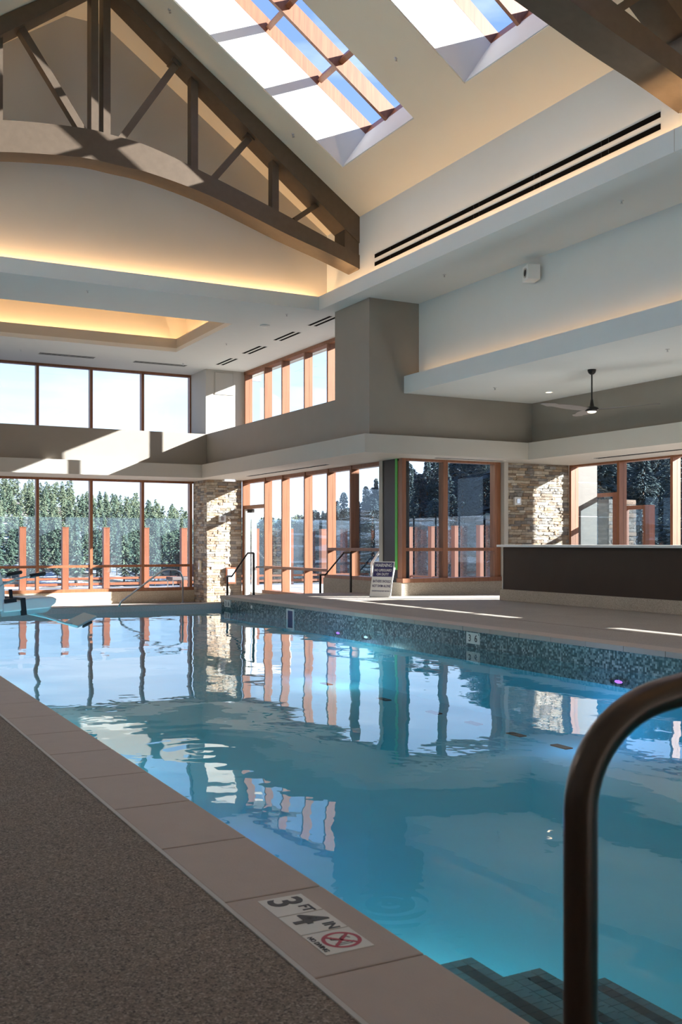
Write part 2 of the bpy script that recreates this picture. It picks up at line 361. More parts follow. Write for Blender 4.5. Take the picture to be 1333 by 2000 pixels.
# floors
struct('floor', [(XL, 1.165, YN, 20.45, -.5, 0)], M['deck'], 'dark brown speckled pool deck along the near left side', 'floor')
fr_ = struct('floor_right', [(8.30, 15.9, YN, 20.40, -.62, 0)], M['deckright'], 'raised beige deck between the pool and the bar counter', 'floor')
boxes('joint', [(9.28, 9.29, 9.6, 12.6, -.001, .0015)], M['joint'], fr_)
struct('floor_lower', [(XL, 8.0, 20.75, YB + .1, -.75, -.6), (8.0, 11.4, 21.6, YB + .1, -.75, -.6)], M['deckright'], 'lower pale floor under the far windows and door', 'floor')
st = empty('stairs', 'four beige steps down from the raised deck to the door', 'stairs', (9.7, 20.4, -.6), kind='structure')
for i, zt in enumerate((-.15, -.30, -.45)):
    boxes('step', [(8.32, 11.4, 20.4 + .4 * i, 20.8 + .4 * i, -.6, zt)], M['deckright'], st, bevel=.008)

# ------------------------------------------------------------------ pool
ZW = -.28; ZB = -1.12
pl = empty('pool_basin', 'light blue plastered pool basin with mosaic waterline band', 'pool', (4.7, 10, ZB), kind='structure')
boxes('plaster_shell', [(1.2, 8.3, -2.2, 20.7, ZB - .2, ZB), (1.2, 1.5, -2.2, 20.7, ZB, -.06), (8.0, 8.28, -2.2, 20.40, ZB, -.46),
                        (1.2, 8.3, -2.4, -2.2, ZB, -.06), (1.5, 8.0, 20.42, 20.7, ZB, -.40)], M['plaster'], pl)
boxes('mosaic_band', [(7.99, 8.28, -2.2, 20.42, -.46, -.062)], M['mosaic'], pl)
boxes('mosaic_band', [(1.5, 7.99, 20.40, 20.68, -.40, -.17)], M['farmosaic'], pl)
boxes('waterline_rim', [(1.5, 8.0, 20.40, 20.75, -.17, -.155)], M['coping'], pl)
boxes('outer_curb', [(XL, 8.3, 20.70, 20.76, -.6, -.155)], M['curb'], pl)
# dark depth dashes on the pool floor
for (x, y) in ((7.42, 9.55), (7.42, 8.75), (7.42, 10.4), (7.42, 11.3), (7.42, 12.6), (7.42, 14.4)):
    boxes('floor_dash', [(x - .05, x + .05, y - .13, y + .13, ZB, ZB + .012)], M['steptiledark'], pl)
# coping stones, one by one
cl = empty('coping_left', 'row of beige stone coping slabs edging the pool on the near side', 'coping', (1.35, 2, 0), kind='structure')
k = 0; y = 2.36 - .63 * 7
while y < 20.3:
    boxes('coping_stone', [(1.180, 1.520, y + .0025, y + .6275, -.065, .002)], M['coping'], cl, bevel=.006); y += .63
boxes('grout_bed', [(1.18, 1.50, -2.05, 20.4, -.07, -.006)], M['joint'], cl)
boxes('edge_strip', [(1.165, 1.180, -2.1, 20.4, -.02, .004)], M['gable'], cl)
cr_ = empty('coping_right', 'row of pale stone coping slabs edging the raised deck', 'coping', (8.1, 10, 0), kind='structure')
y = -2.0
while y < 20.3:
    y2 = min(y + .61, 20.43)
    boxes('coping_stone', [(7.965, 8.295, y + .003, y2 - .003, -.062, .002)], M['coping'], cr_, bevel=.006); y += .61
boxes('grout_bed', [(8.0, 8.29, -2.05, 20.4, -.0615, -.006)], M['joint'], cr_)
boxes('end_slab', [(8.0, 8.3, 20.40, 20.48, -.6, -.003)], M['coping'], cr_)
# water
w = MB(); w.quad((1.5, -2.2, ZW), (7.99, -2.2, ZW), (7.99, 20.4, ZW), (1.5, 20.4, ZW))
wo_ = w.build('water', M['water']); tag(wo_, 'clear turquoise pool water mirroring the windows', 'water', kind='structure')
# underwater lamps
def pool_lamp(name, x, y, z, sx, label, m, energy, color):
    e = empty(name, label, 'pool lamp', (x, y, z), group='underwater lamps in the pool wall')
    T = Matrix.Diagonal((1, 1, .30, 1)) @ Matrix.Rotation(-pi / 2 * sx, 4, 'Y')
    b = MB(); b.lathe([(.0, 0), (.15, 0), (.15, .03), (.12, .04), (.11, .02), (.0, .02)], (x, y, z), 24, T); b.build('housing_ring', M['darkmetal'], e, smooth=False)
    b = MB(); b.lathe([(.062, .021), (.045, .032), (.0, .036)], (x, y, z), 24, T); b.build('lens', m, e, smooth=True)
    l = bpy.data.lights.new(name + '_light', 'POINT'); o = bpy.data.objects.new(name + '_light', l); COL.objects.link(o)
    l.energy = energy; l.color = color; l.shadow_soft_size = .08; o.location = (x - .55 * sx, y, z - .25)
pool_lamp('pool_lamp', 7.99, 8.45, -.40, 1, 'purple lamp in the pool wall beside the curved handrail', M['purple'], 4.0, (.6, .55, 1))
pool_lamp('pool_lamp', 7.99, 15.05, -.38, 1, 'small far purple lamp in the pool wall', M['purple'], 4.0, (.6, .55, 1))
pool_lamp('pool_lamp', 7.99, 14.1, -.37, 1, 'small white fitting in the far pool wall', M['whitelamp'], 5, (.8, .95, 1))
pool_lamp('pool_lamp', 1.5, 4.1, -.55, -1, 'hidden cyan lamp under the near coping', M['whitelamp'], 30, (.85, .95, 1))
pool_lamp('pool_lamp', 1.5, 7.0, -.50, -1, 'hidden purple lamp under the near coping', M['purple'], 16, (.5, .35, 1))
for (yy, nn) in ((10.0, 'second'), (13, 'third'), (16.5, 'fourth')):  # unseen lamps added along the near wall to brighten the water
    pool_lamp('pool_lamp', 1.5, yy, -.5, -1, nn + ' added white lamp, unseen under the near coping, brightening the water', M['whitelamp'], 17, (.85, .95, 1))
# entry steps with small tiles
es = empty('entry_steps', 'dark tiled entry steps under water by the handrail', 'steps', (2.1, 2.4, -.6))
XS = [1.5, 2.145, 2.457, 2.777]; ZS = [-.37, -.47, -.57]
boxes('step_body', [(1.5, XS[i + 1], 0, 3.02 - .001 * i, ZB, ZS[i]) for i in range(3)], M['steptile'], es)
tb = {}
def tile_mesh(mname):
    b = MB(); b.box(-.0235, .0235, -.0235, .0235, 0, .006); o = b.build('tile', M[mname]); me = o.data; bpy.data.objects.remove(o); return me
TM = {k_: tile_mesh(k_) for k_ in ('steptile', 'steptiledark')}
stuff = MB()
for i in range(3):
    xr = XS[i + 1]; x0 = XS[i] + .0
    rows = 4 if i else 6
    for rr in range(rows):
        for q in range(20):
            yc = 3.02 - .025 - .05 * q; xc = xr - .025 - .05 * rr
            if xc < x0 + .02: continue
            dark = (rr == 1 and q >= 1) or (q == 1 and rr >= 1 and rr < 2)
            if i == 0: dark = rr in (1, 2) and q >= 1 and rr == 1 or (rr == 3 and q >= 1)
            if rr > 3: continue
            o = bpy.data.objects.new('tile', TM['steptiledark' if dark else 'steptile']); COL.objects.link(o); o.parent = es
            o.location = Vector((xc, yc, ZS[i])) - es.location

# ------------------------------------------------------------------ beams, bulkheads, upper walls (solid)
struct('wall_far_beam', [(XL, 10.14, 27.03, YB + .25, 3.30, 4.18)], M['taupe'], 'taupe beam across the far end between upper and lower windows', 'wall')
struct('trim_far_fascia', [(XL, 9.93, 26.85, YB + .25, 2.93, 3.30)], M['greige'], 'pale fascia band under the far beam', 'trim')
struct('wall_right_beam', [(10.14, 11.9, 19.28, YB + .25, 3.30, 4.18)], M['taupe'], 'long taupe beam under the right upper windows', 'wall')
struct('wall_corner_tower', [(10.14, 11.32, 17.80, 19.28, 3.30, ZC), (11.32, 16.3, 17.80, 18.9, 3.30, 4.6), (11.32, 11.9, 18.9, 19.28, 3.3, 4.6)], M['taupe'], 'tall taupe corner block between upper windows and fan ceiling', 'wall')
struct('wall_right_bulkhead', [(14.26, 16.3, YN, 17.80, 3.30, 4.6)], M['taupe'], 'dark taupe bulkhead behind the ceiling fan', 'wall')
struct('trim_right_fascia', [(9.93, 11.65, 17.60, YB + .25, 2.93, 3.30), (11.65, 16.1, 17.60, 18.9, 2.93, 3.30), (14.0, 16.1, YN, 17.60, 2.93, 3.30)], M['greige'], 'pale fascia band wrapping the right side above the windows', 'trim')
struct('wall_upper_column', [(10.22, 11.42, 27.30, YB + .2, 4.18, ZC)], M['greige'], 'upper corner column between the far and right upper windows', 'wall')
ap = empty('access_panel', 'square access panel high on the corner column', 'panel', (10.65, 27.29, 5.4))
boxes('panel_frame', [(10.47, 11.06, 27.285, 27.30, 5.36, 5.375), (10.47, 11.06, 27.285, 27.30, 5.99, 6.0), (10.47, 10.485, 27.285, 27.30, 5.36, 6.0), (11.045, 11.06, 27.285, 27.30, 5.36, 6.0)], M['greige'], ap)
boxes('panel_door', [(10.49, 11.04, 27.279, 27.30, 5.38, 5.985)], M['greige'], ap, bevel=.004)
# flat soffit z=6.06: side strip, far zone with tray opening
TX0, TX1, TY0, TY1 = 1.16, 8.64, 21.4, 25.25
struct('ceiling', [(9.76, 11.5, YN, 19.3, ZC, ZC + .1), (XL, 0.0, YN, 19.3, ZC, ZC + .1),
                   (XL, TX0, 19.3, YB + .2, ZC, ZC + .1), (TX1, 11.9, 19.3, YB + .2, ZC, ZC + .1),
                   (TX0, TX1, 19.3, TY0, ZC, ZC + .1), (TX0, TX1, TY1, YB + .2, ZC, ZC + .1)], M['white'], 'white flat ceiling around the tall nave', 'ceiling')
struct('trim_nave_ledge', [(9.76, 9.84, YN, 19.3, ZC + .1, 6.35), (-.08, 0.0, YN, 19.3, ZC + .1, 6.35), (-.08, 9.84, 19.3, 19.38, ZC + .1, 6.35)], M['white'], 'white light ledge running round the base of the nave vault', 'trim')
boxes('control_joint', [(9.757, 9.762, 9.35, 9.362, ZC, 6.35)], M['gable'], bpy.data.objects['trim_nave_ledge'])
ty = empty('ceiling_tray', 'recessed ceiling tray glowing amber over the far pool end', 'ceiling tray', (4.9, 23.3, 6.06), kind='structure')
boxes('tray_lip', [(TX0 - .08, TX0, TY0 - .08, TY1 + .08, ZC + .1, 6.40), (TX1, TX1 + .08, TY0 - .08, TY1 + .08, ZC + .1, 6.40), (TX0, TX1, TY0 - .08, TY0, ZC + .1, 6.40), (TX0, TX1, TY1, TY1 + .08, ZC + .1, 6.40)], M['greige'], ty)
boxes('tray_vault', [(TX0 - .6, TX0 - .4, TY0 - .6, TY1 + .6, ZC + .1, 7.1), (TX1 + .4, TX1 + .6, TY0 - .6, TY1 + .6, ZC + .1, 7.1), (TX0 - .4, TX1 + .4, TY0 - .6, TY0 - .4, ZC + .1, 7.1), (TX0 - .4, TX1 + .4, TY1 + .4, TY1 + .6, ZC + .1, 7.1), (TX0 - .6, TX1 + .6, TY0 - .6, TY1 + .6, 7.1, 7.2)], M['greige'], ty)
# fan ceiling zone
struct('ceiling_fan_zone', [(10.96, 14.26, YN, 17.80, 4.19, 4.4)], M['white'], 'lower white ceiling carrying the fan over the bar', 'ceiling')
struct('trim_fan_ledge', [(10.96, 11.04, YN, 17.80, 4.4, 4.54)], M['white'], 'white upstand at the edge of the lower fan ceiling', 'trim')
struct('wall_right_upper', [(11.32, 11.5, YN, 17.80, 4.4, ZC)], M['white'], 'plain white wall above the lower fan ceiling', 'wall')
# nave walls
SR = .70; ZE = 7.77; XW = 10.11; XM = 4.88
def roofz(x): return min(ZE + SR * (XW - x), ZE + SR * (x + .35), 11.17)
struct('wall_nave_right', [(XW, XW + .2, YN, 19.6, ZC + .1, 8.0)], M['white'], 'white side wall with long slot grilles under the vault', 'wall')
struct('wall_nave_left', [(-.55, -.35, YN, 19.6, ZC + .1, 8.0)], M['white'], 'white left side wall of the nave above the ledge', 'wall')
for nm, ya, yb, lab in (('wall_gable_far', 19.6, 19.8, 'grey gable wall behind the arched truss'), ('wall_gable_near', YN - .2, YN, 'gable wall behind the photographer')):
    b = MB(); b.prism([(-.5, ZC + .1), (10.25, ZC + .1), (10.25, roofz(10.25) + .3), (5.02, 11.5), (4.74, 11.5), (-.5, roofz(-.5) + .3)], ya, yb)
    tag(b.build(nm, M['gable']), lab, 'wall', kind='structure')
# vaulted roof slopes with skylight wells
HOLES = [(14.73, 17.32), (10.95, 13.24), (5.75, 8.35), (1.95, 4.25)]
UL, UH = 9.27, 5.75
nR = Vector((SR, 0, 1)).normalized(); TW = .90
def slope_box(b, x0, x1, y0, y1, w0, w1, side=1):
    """slab of the sloping roof: x range along slope, thickness w0..w1 along its normal"""
    pts = []
    for w in (w0, w1):
        for (x, yy) in ((x0, y0), (x1, y0), (x1, y1), (x0, y1)):
            X = x + nR.x * w; Z = ZE + SR * (XW - x) + nR.z * w
            if side < 0: X = 2 * XM - X
            pts.append((X, yy, Z))
    k = len(b.v); b.v += pts
    for f in ((3, 2, 1, 0), (4, 5, 6, 7), (0, 1, 5, 4), (1, 2, 6, 5), (2, 3, 7, 6), (3, 0, 4, 7)):
        b.f.append(tuple(k + i for i in f)); b.mi.append(b.m)
for side, nm, lab in ((1, 'ceiling_vault_right', 'cream sloping vault ceiling with skylight wells on the right'), (-1, 'ceiling_vault_left', 'cream sloping vault ceiling on the left')):
    b = MB()
    slope_box(b, UL, 10.4, YN, 19.75, 0, TW, side); slope_box(b, 5.25, UH, YN, 19.75, 0, TW, side)
    ys = [YN] + [q for h in sorted(HOLES) for q in h] + [19.75]
    for a, c in zip(ys[0::2], ys[1::2]): slope_box(b, UH, UL, a, c, 0, TW, side)
    tag(b.build(nm, M['cream']), lab, 'ceiling', kind='structure')
    b = MB()
    t_ = .012
    for (a, c) in HOLES:
        slope_box(b, UH, UL, c - t_, c, .02, TW, side); slope_box(b, UH, UL, a, a + t_, .02, TW, side)
        slope_box(b, UL - t_, UL, a, c, .02, TW, side); slope_box(b, UH, UH + t_, a, c, .02, TW, side)
    tag(b.build(nm.replace('ceiling_vault', 'trim_skylight_wells'), M['white']), 'white linings of the skylight wells, ' + ('sunlit right' if side > 0 else 'left') + ' slope', 'trim', kind='structure')
struct('ceiling_ridge', [(4.3, 5.46, YN, 19.75, 11.17, 11.9)], M['cream'], 'narrow flat ridge strip at the top of the vault', 'ceiling')
# skylights
ki = 0
for side in (1, -1):
    for (a, c) in HOLES:
        ki += 1
        e = empty('skylight_%d' % ki, ['wood framed skylight nearest the arched truss', 'second wood framed skylight at the top edge', 'third skylight out of view', 'fourth skylight out of view'][(ki - 1) % 4] + (', right slope' if side > 0 else ', left slope'), 'skylight', (XM, (a + c) / 2, 9.5), kind='structure')
        def sb(nm, *q, m=M['wood']):
            b = MB(); slope_box(b, *q, side); b.build(nm, m, e)
        sb('curb', UH, UL, c - .014, c + .06, TW, TW + .25); sb('curb', UH, UL, a - .06, a + .014, TW, TW + .25)
        sb('curb', UL - .014, UL + .07, a - .06, c + .06, TW, TW + .25); sb('curb', UH - .07, UH + .014, a - .06, c + .06, TW, TW + .25)
        q3 = (c - a) / 3; bays = [a + .014, a + q3, c - q3, c - .014]
        for ym in bays[1:3]: sb('rafter', UH, UL, ym - .035, ym + .035, TW - .07, TW + .24)
        for xx in (UL - 1.07, UL - 2.14, UL - 3.21):
            for (p0, p1) in zip(bays[:-1], bays[1:]): sb('purlin', xx - .04, xx + .04, p0 + .03, p1 - .03, TW + .06, TW + .22)
        for j in range(4):
            x1 = UL - 1.07 * j; x0 = max(x1 - 1.07, UH)
            if j == 3: x0 = UH
            if x1 - x0 < .2: continue
            for (p0, p1) in zip(bays[:-1], bays[1:]): sb('pane', x0, x1, p0, p1, TW + .25, TW + .26, m=M['skyglass'])
# long slot grilles on nave wall
sg = empty('slot_grille', 'pair of long black slot grilles high on the white wall', 'grille', (10.1, 13.7, 6.6))
for (z0, z1) in ((6.615, 6.69), (6.775, 6.85)):
    s_ = boxes('slot', [(XW - .008, XW - .001, 9.93, 17.52, z0, z1)], M['dark'], sg)
    for q in (10.9, 11.05, 12.4, 12.55, 14.0, 14.15, 15.6, 15.75, 16.9):
        boxes('divider', [(XW - .011, XW - .001, q, q + .012, z0, z1)], M['darkmetal'], s_)
# trusses
CH_T = [(3.05, 8.37), (4.40, 8.50), (5.1, 8.47), (5.77, 8.38), (6.93, 8.05), (8.24, 7.63), (9.37, 7.24), (XW, 6.99)]
CH_B = [(3.05, 7.82), (4.40, 7.97), (5.1, 7.95), (5.77, 7.90), (6.92, 7.67), (8.46, 7.19), (9.37, 6.94), (XW, 6.71)]
def sp(pts, n):
    """Catmull-Rom through points"""
    out_ = []
    P = [pts[0]] + pts + [pts[-1]]
    for i in range(1, len(P) - 2):
        for j in range(n):
            t_ = j / n; a, b2, c, d = P[i - 1], P[i], P[i + 1], P[i + 2]
            out_.append(tuple(.5 * (2 * b2[k_] + (c[k_] - a[k_]) * t_ + (2 * a[k_] - 5 * b2[k_] + 4 * c[k_] - d[k_]) * t_ ** 2 + (3 * b2[k_] - a[k_] - 3 * c[k_] + d[k_]) * t_ ** 3) for k_ in (0, 1)))
    out_.append(pts[-1]); return out_
def arch():
    lt = [(-.35, 6.95), (.4, 7.22), (1.5, 7.75), (2.4, 8.16)] + CH_T
    lb = [(-.35, 6.63), (.4, 6.89), (1.4, 7.25), (2.3, 7.6)] + CH_B
    return sp(lt, 5), sp(lb, 5)
def truss(y0, name, label, TD=.5):
    e = empty(name, label, 'truss', (XM, y0 + .25, ZC + .6), group='arched steel trusses across the nave')
    T, B = arch()
    n = len(T)
    b = MB(); k0 = 0
    for (x, z), (x2, z2) in zip(T, B): b.v += [(x, y0, z), (x, y0 + .5, z), (x2, y0 + .5, z2), (x2, y0, z2)]
    for i in range(n - 1):
        for j in range(4):
            a = 4 * i + j; c = 4 * i + (j + 1) % 4; b.f.append((a, c, c + 4, a + 4)); b.mi.append(0)
    b.f += [(0, 1, 2, 3), tuple(4 * (n - 1) + j for j in (3, 2, 1, 0))]; b.mi += [0, 0]
    b.build('bottom_chord', M['bronze'], e)
    def bar(nm, p0, p1, w, ya, yb):
        p0 = Vector((p0[0], 0, p0[1])); p1 = Vector((p1[0], 0, p1[1])); d = (p1 - p0).normalized(); s_ = Vector((-d.z, 0, d.x)) * w / 2
        b = MB(); b.prism([((p0 + s_).x, (p0 + s_).z), ((p1 + s_).x, (p1 + s_).z), ((p1 - s_).x, (p1 - s_).z), ((p0 - s_).x, (p0 - s_).z)], ya, yb)
        return b.build(nm, M['bronze'], e)
    # top chords: under the roof slope
    for s_ in (1, -1):
        b = MB()
        pts = [(XW, 7.77), (5.36, 11.08), (5.04, 11.08), (9.80, 7.46), (XW, 7.24)]
        if s_ < 0: pts = [(2 * XM - x, z) for x, z in pts]
        b.prism(pts, y0, y0 + .5); b.build('top_chord', M['bronze'], e)
        pts = [(XW, 6.7), (XW, 7.6), (9.78, 7.6), (9.78, 6.9)]
        if s_ < 0: pts = [(2 * XM - x, z) for x, z in pts]
        b = MB(); b.prism(pts, y0 + .03, y0 + .47); b.build('end_plate', M['bronze'], e)
    for xx in (4.715, 4.935): boxes('king_post', [(xx - .065, xx + .065, y0 + .1, y0 + .4, 8.4, 11.1)], M['bronze'], e)
    # web members
    for s_ in (1, -1):
        f = (lambda x: x) if s_ > 0 else (lambda x: 2 * XM - x - .08)
        for (p0, p1, w) in (((5.15, 8.40), (6.30, 10.15), .13), ((6.95, 8.0), (7.80, 9.05), .12), ((8.72, 7.55), (9.35, 8.02), .1)):
            if s_ < 0 and p0[0] == 5.15: p0, p1 = (5.09, 8.42), (6.3, 10.2)
            bar('diagonal_web', (f(p0[0]), p0[1]), (f(p1[0]), p1[1]), w, y0 + .15, y0 + .35)
            bar('gusset', (f(p1[0]) - .1 * s_, p1[1] + .07), (f(p1[0]) + .07 * s_, p1[1] - .03), .2, y0 + .1, y0 + .4)
        for (xx, za, zb) in ((6.62, 7.95, 9.95), (8.30, 7.45, 8.75)): bar('vertical_web', (f(xx), za), (f(xx), zb), .14, y0 + .15, y0 + .35)
truss(18.14, 'roof_truss', 'dark bronze arched truss in front of the far gable')
truss(9.12, 'roof_truss', 'dark arched truss cutting the upper right corner')
truss(.25, 'roof_truss', 'arched truss overhead behind the photographer')
# outer shells that close the building
struct('roof', [(XL, 12.6, 19.75, YB + .9, 7.25, 7.4), (XL, 12.6, YB + .25, YB + .35, 6.1, 7.3), (11.9, 12.1, 19.3, YB + .3, 6.1, 7.3)], M['greige'], 'flat roof slab over the far end', 'roof')
struct('roof_bar_wing', [(11.5, 17.2, YN, 18.9, 4.6, 4.75)], M['greige'], 'flat roof slab over the bar wing', 'roof')
struct('wall_left', [(XL - .2, XL, YN, YB + .3, -.8, ZC + .1)], M['white'], 'plain left wall outside the picture', 'wall')
struct('wall_near', [(XL - .2, 16.3, YN - .2, YN, -.8, ZC + .1)], M['white'], 'plain wall behind the photographer', 'wall')

# ------------------------------------------------------------------ windows
def hx(nm, lst, par, m=None): return boxes(nm, lst, m or M['wood'], par)
# far windows, lower and upper (plane Y = 28.6)
FX = [-3.96, -2.96, -1.58, -.10, 1.38, 2.86, 4.32, 5.80, 7.28, 8.765, 10.22]
def far_window(name, z0, z1, label, transom):
    e = empty(name, label, 'window', (4.7, YB, z0), kind='structure')
    for i, x in enumerate(FX): hx('mullion', [(x - .04, x + .04, YB - .06, YB + .12, z0 + .06, z1 - .06)], e)
    hx('bottom_rail', [(FX[0] - .04, 10.3, YB - .08, YB + .14, z0, z0 + .09)], e); hx('head_rail', [(FX[0] - .04, 10.3, YB - .06, YB + .12, z1 - .06, z1)], e)
    for a, c in zip(FX[:-1], FX[1:]):
        if transom:
            hx('transom', [(a + .04, c - .04, YB - .04, YB + .1, transom, transom + .07)], e)
            hx('pane', [(a + .04, c - .04, YB + .025, YB + .035, z0 + .09, transom)], e, M['glass'])
            hx('pane', [(a + .04, c - .04, YB + .025, YB + .035, transom + .07, z1 - .06)], e, M['glass'])
        else: hx('pane', [(a + .04, c - .04, YB + .025, YB + .035, z0 + .09, z1 - .06)], e, M['glass'])
far_window('window_1', -.26, 2.93, 'lower far window wall looking at the snowy pine hill', .43)
far_window('window_2', 4.16, ZC, 'upper far clerestory window filled with pale sky', None)
struct('wall_far_curb', [(XL, 10.3, YB - .12, YB + .2, -.75, -.26)], M['curb'], 'sunlit sandy curb under the far windows', 'wall')
# W1: right window wall, plane X = 11.4..11.6
W1 = [19.45, 20.87, 22.04, 23.32, 24.68, 25.83, 27.39]
e = empty('window_3', 'tall right window wall with orange lit mullions beside the door', 'window', (11.5, 24, -.2), kind='structure')
for y in W1: hx('mullion', [(11.38, 11.60, y - .035, y + .035, (-.2 if y > 21.9 else .35) if y < 25.9 else -.6, 2.93)], e)
hx('head_rail', [(11.4, 11.58, 19.45, 27.4, 2.84, 2.93)], e)
hx('jamb', [(11.42, 11.56, 27.25, 27.355, -.6, 2.10)], e, M['whiteplastic'])
hx('sill', [(11.32, 11.62, 22.04, 25.86, -.26, -.17)], e); hx('sill', [(11.30, 11.62, 19.3, 22.04, .28, .36)], e)
for a, c in zip(W1[:5], W1[1:6]):
    zt = .94 if a < 22 else .42; zb = .36 if a < 22 else -.17
    hx('transom', [(11.38, 11.56, a + .035, c - .035, zt, zt + .07)], e)
    hx('pane', [(11.50, 11.51, a + .035, c - .035, zb, zt)], e, M['glass']); hx('pane', [(11.50, 11.51, a + .035, c - .035, zt + .07, 2.84)], e, M['glass'])
hx('transom', [(11.38, 11.58, 25.87, 27.355, 2.10, 2.2)], e); hx('pane', [(11.50, 11.51, 25.87, 27.355, 2.2, 2.84)], e, M['glass'])
struct('wall_right_curb', [(11.3, 11.65, 19.3, 22.1, -.75, .28), (11.3, 11.65, 22.1, 25.85, -.75, -.26)], M['curb'], 'low sandy curb under the right window wall', 'wall')
# door in W1, standing open outward a little
dr = empty('door_1', 'white aluminium glass door standing open beside the stone pier', 'door', (11.5, 27.18, -.58), kind='structure')
D = Matrix.Translation((11.62, 27.28, -.58)) @ Matrix.Rotation(radians(86), 4, 'Z')
def dbox(nm, q, m, par=dr):
    b = MB(); b.box(*q, T=D); return b.build(nm, m, par)
dbox('stile', (-.03, .03, -1.2, -1.06, 0, 2.6), M['whiteplastic']); dbox('stile', (-.03, .03, -.14, 0, 0, 2.6), M['whiteplastic'])
dbox('bottom_rail', (-.03, .03, -1.06, -.14, 0, .25), M['whiteplastic']); dbox('top_rail', (-.03, .03, -1.06, -.14, 2.48, 2.6), M['whiteplastic'])
dbox('pane', (-.006, .006, -1.06, -.14, .25, 2.48), M['glass'])
dbox('push_bar', (-.09, -.05, -1.1, -.1, .98, 1.03), M['darkmetal'])
boxes('door_closer', [(11.44, 11.52, 26.85, 27.2, 1.99, 2.09)], M['darkmetal'], dr)
# W1 clerestory
e = empty('window_4', 'upper right clerestory window with orange mullions', 'window', (11.5, 23, 4.2), kind='structure')
for y in [19.33, 20.87, 22.04, 23.32, 24.68, 25.83, 27.22]: hx('mullion', [(11.38, 11.60, y - .035, y + .035, 4.18, 6.0)], e)
hx('head_rail', [(11.38, 11.6, 19.3, 27.3, 5.97, 6.06)], e); hx('bottom_rail', [(11.38, 11.6, 19.3, 27.3, 4.18, 4.26)], e)
for a, c in zip([19.33] + W1[1:6], W1[1:6] + [27.22]): hx('pane', [(11.50, 11.51, a + .035, c - .035, 4.26, 5.97)], e, M['glass'])
# corner column
e = empty('corner_column', 'dark steel corner column with green tape edge', 'column', (11.4, 18.9, 0), kind='structure')
hx('column_shaft', [(11.33, 11.62, 18.66, 19.28, -.6, 2.93)], e, M['darkmetal']); hx('jamb_strip', [(11.31, 11.37, 19.28, 19.42, .28, 2.93)], e, M['greige'])
hx('tape_strip', [(11.315, 11.33, 18.66, 18.745, .55, 2.93)], e, M['green'])
# W2 (plane Y=18.5)
e = empty('window_5', 'two pane window facing the pool behind the warning sign', 'window', (12.6, 18.5, .3), kind='structure')
for (a, c) in ((11.33, 11.43), (12.38, 12.50), (13.76, 13.92)): hx('mullion', [(a, c, 18.48, 18.66, .36, 2.88)], e)
hx('head_rail', [(11.33, 13.92, 18.48, 18.62, 2.88, 2.94)], e); hx('sill', [(11.30, 13.95, 18.40, 18.66, .28, .37)], e)
for (a, c) in ((11.43, 12.38), (12.50, 13.76)):
    hx('transom', [(a, c, 18.49, 18.6, .95, 1.02)], e)
    hx('pane', [(a, c, 18.55, 18.56, .37, .95)], e, M['glass']); hx('pane', [(a, c, 18.55, 18.56, 1.02, 2.88)], e, M['glass'])
struct('wall_window_curb', [(11.28, 14.0, 18.42, 18.9, -.62, .28)], M['curb'], 'low sandy curb under the two pane window', 'wall')
struct('trim_cream_post', [(13.93, 14.04, 18.36, 18.66, 0, 2.93)], M['greige'], 'slim cream post between window and stone wall', 'trim')
# W3 (plane X = 15.9..16.1)
e = empty('window_6', 'right window wall behind the bar counter', 'window', (16, 12, .8), kind='structure')
W3 = [18.22 - 1.56 * i for i in range(17)]
W3 = [18.42, 16.85, 15.30] + [15.30 - 1.55 * i for i in range(1, 15)]
for y in W3: hx('mullion', [(15.88, 16.10, y - .035, y + .035, .6, 2.93)], e)
hx('head_rail', [(15.9, 16.1, YN, 18.4, 2.89, 2.93)], e); hx('sill', [(15.85, 16.12, YN, 18.4, .5, .6)], e)
for a, c in zip(W3[1:], W3[:-1]): hx('pane', [(16.0, 16.01, a + .035, c - .035, .6, 2.89)], e, M['glass'])
struct('wall_right_sill', [(15.85, 16.2, YN, 18.4, -.62, .5), (15.85, 16.2, YN - .2, W3[-1], .5, 2.93)], M['taupe'], 'low wall below the right windows behind the bar', 'wall')

# ------------------------------------------------------------------ ledge stone
def stone_variants(n=7, mm='stone'):
    res = []
    for k_ in range(n):
        rr = random.Random(100 + k_); b = MB()
        # front face is -Y ; unit box x 0..1, z 0..1, y 0..1 (depth)
        fx = [0, .3 + rr.uniform(-.1, .1), .7 + rr.uniform(-.1, .1), 1]
        fz = [0, .5, 1]
        idx = {}
        for i in range(4):
            for j in range(3):
                jy = rr.uniform(-.16, .08)
                zz = fz[j] + (rr.uniform(-.07, .07) if j != 1 else 0)
                idx[i, j] = len(b.v); b.v.append((fx[i] + rr.uniform(-.01, .01), jy, min(1, max(0, zz))))
        bk = len(b.v); b.v += [(0, 1, 0), (1, 1, 0), (1, 1, 1), (0, 1, 1)]
        for i in range(3):
            for j in range(2): b.f.append((idx[i, j], idx[i + 1, j], idx[i + 1, j + 1], idx[i, j + 1])); b.mi.append(0)
        b.f += [(idx[0, 2], idx[1, 2], idx[2, 2], idx[3, 2], bk + 2, bk + 3), (idx[3, 0], idx[2, 0], idx[1, 0], idx[0, 0], bk, bk + 1),
                (idx[0, 0], idx[0, 1], idx[0, 2], bk + 3, bk), (idx[3, 2], idx[3, 1], idx[3, 0], bk + 1, bk + 2)]; b.mi += [0] * 4
        o = b.build('stone', M[mm]); res.append(o.data); bpy.data.objects.remove(o)
    return res
SV = stone_variants(); SVD = stone_variants(4, 'stoneshaded')
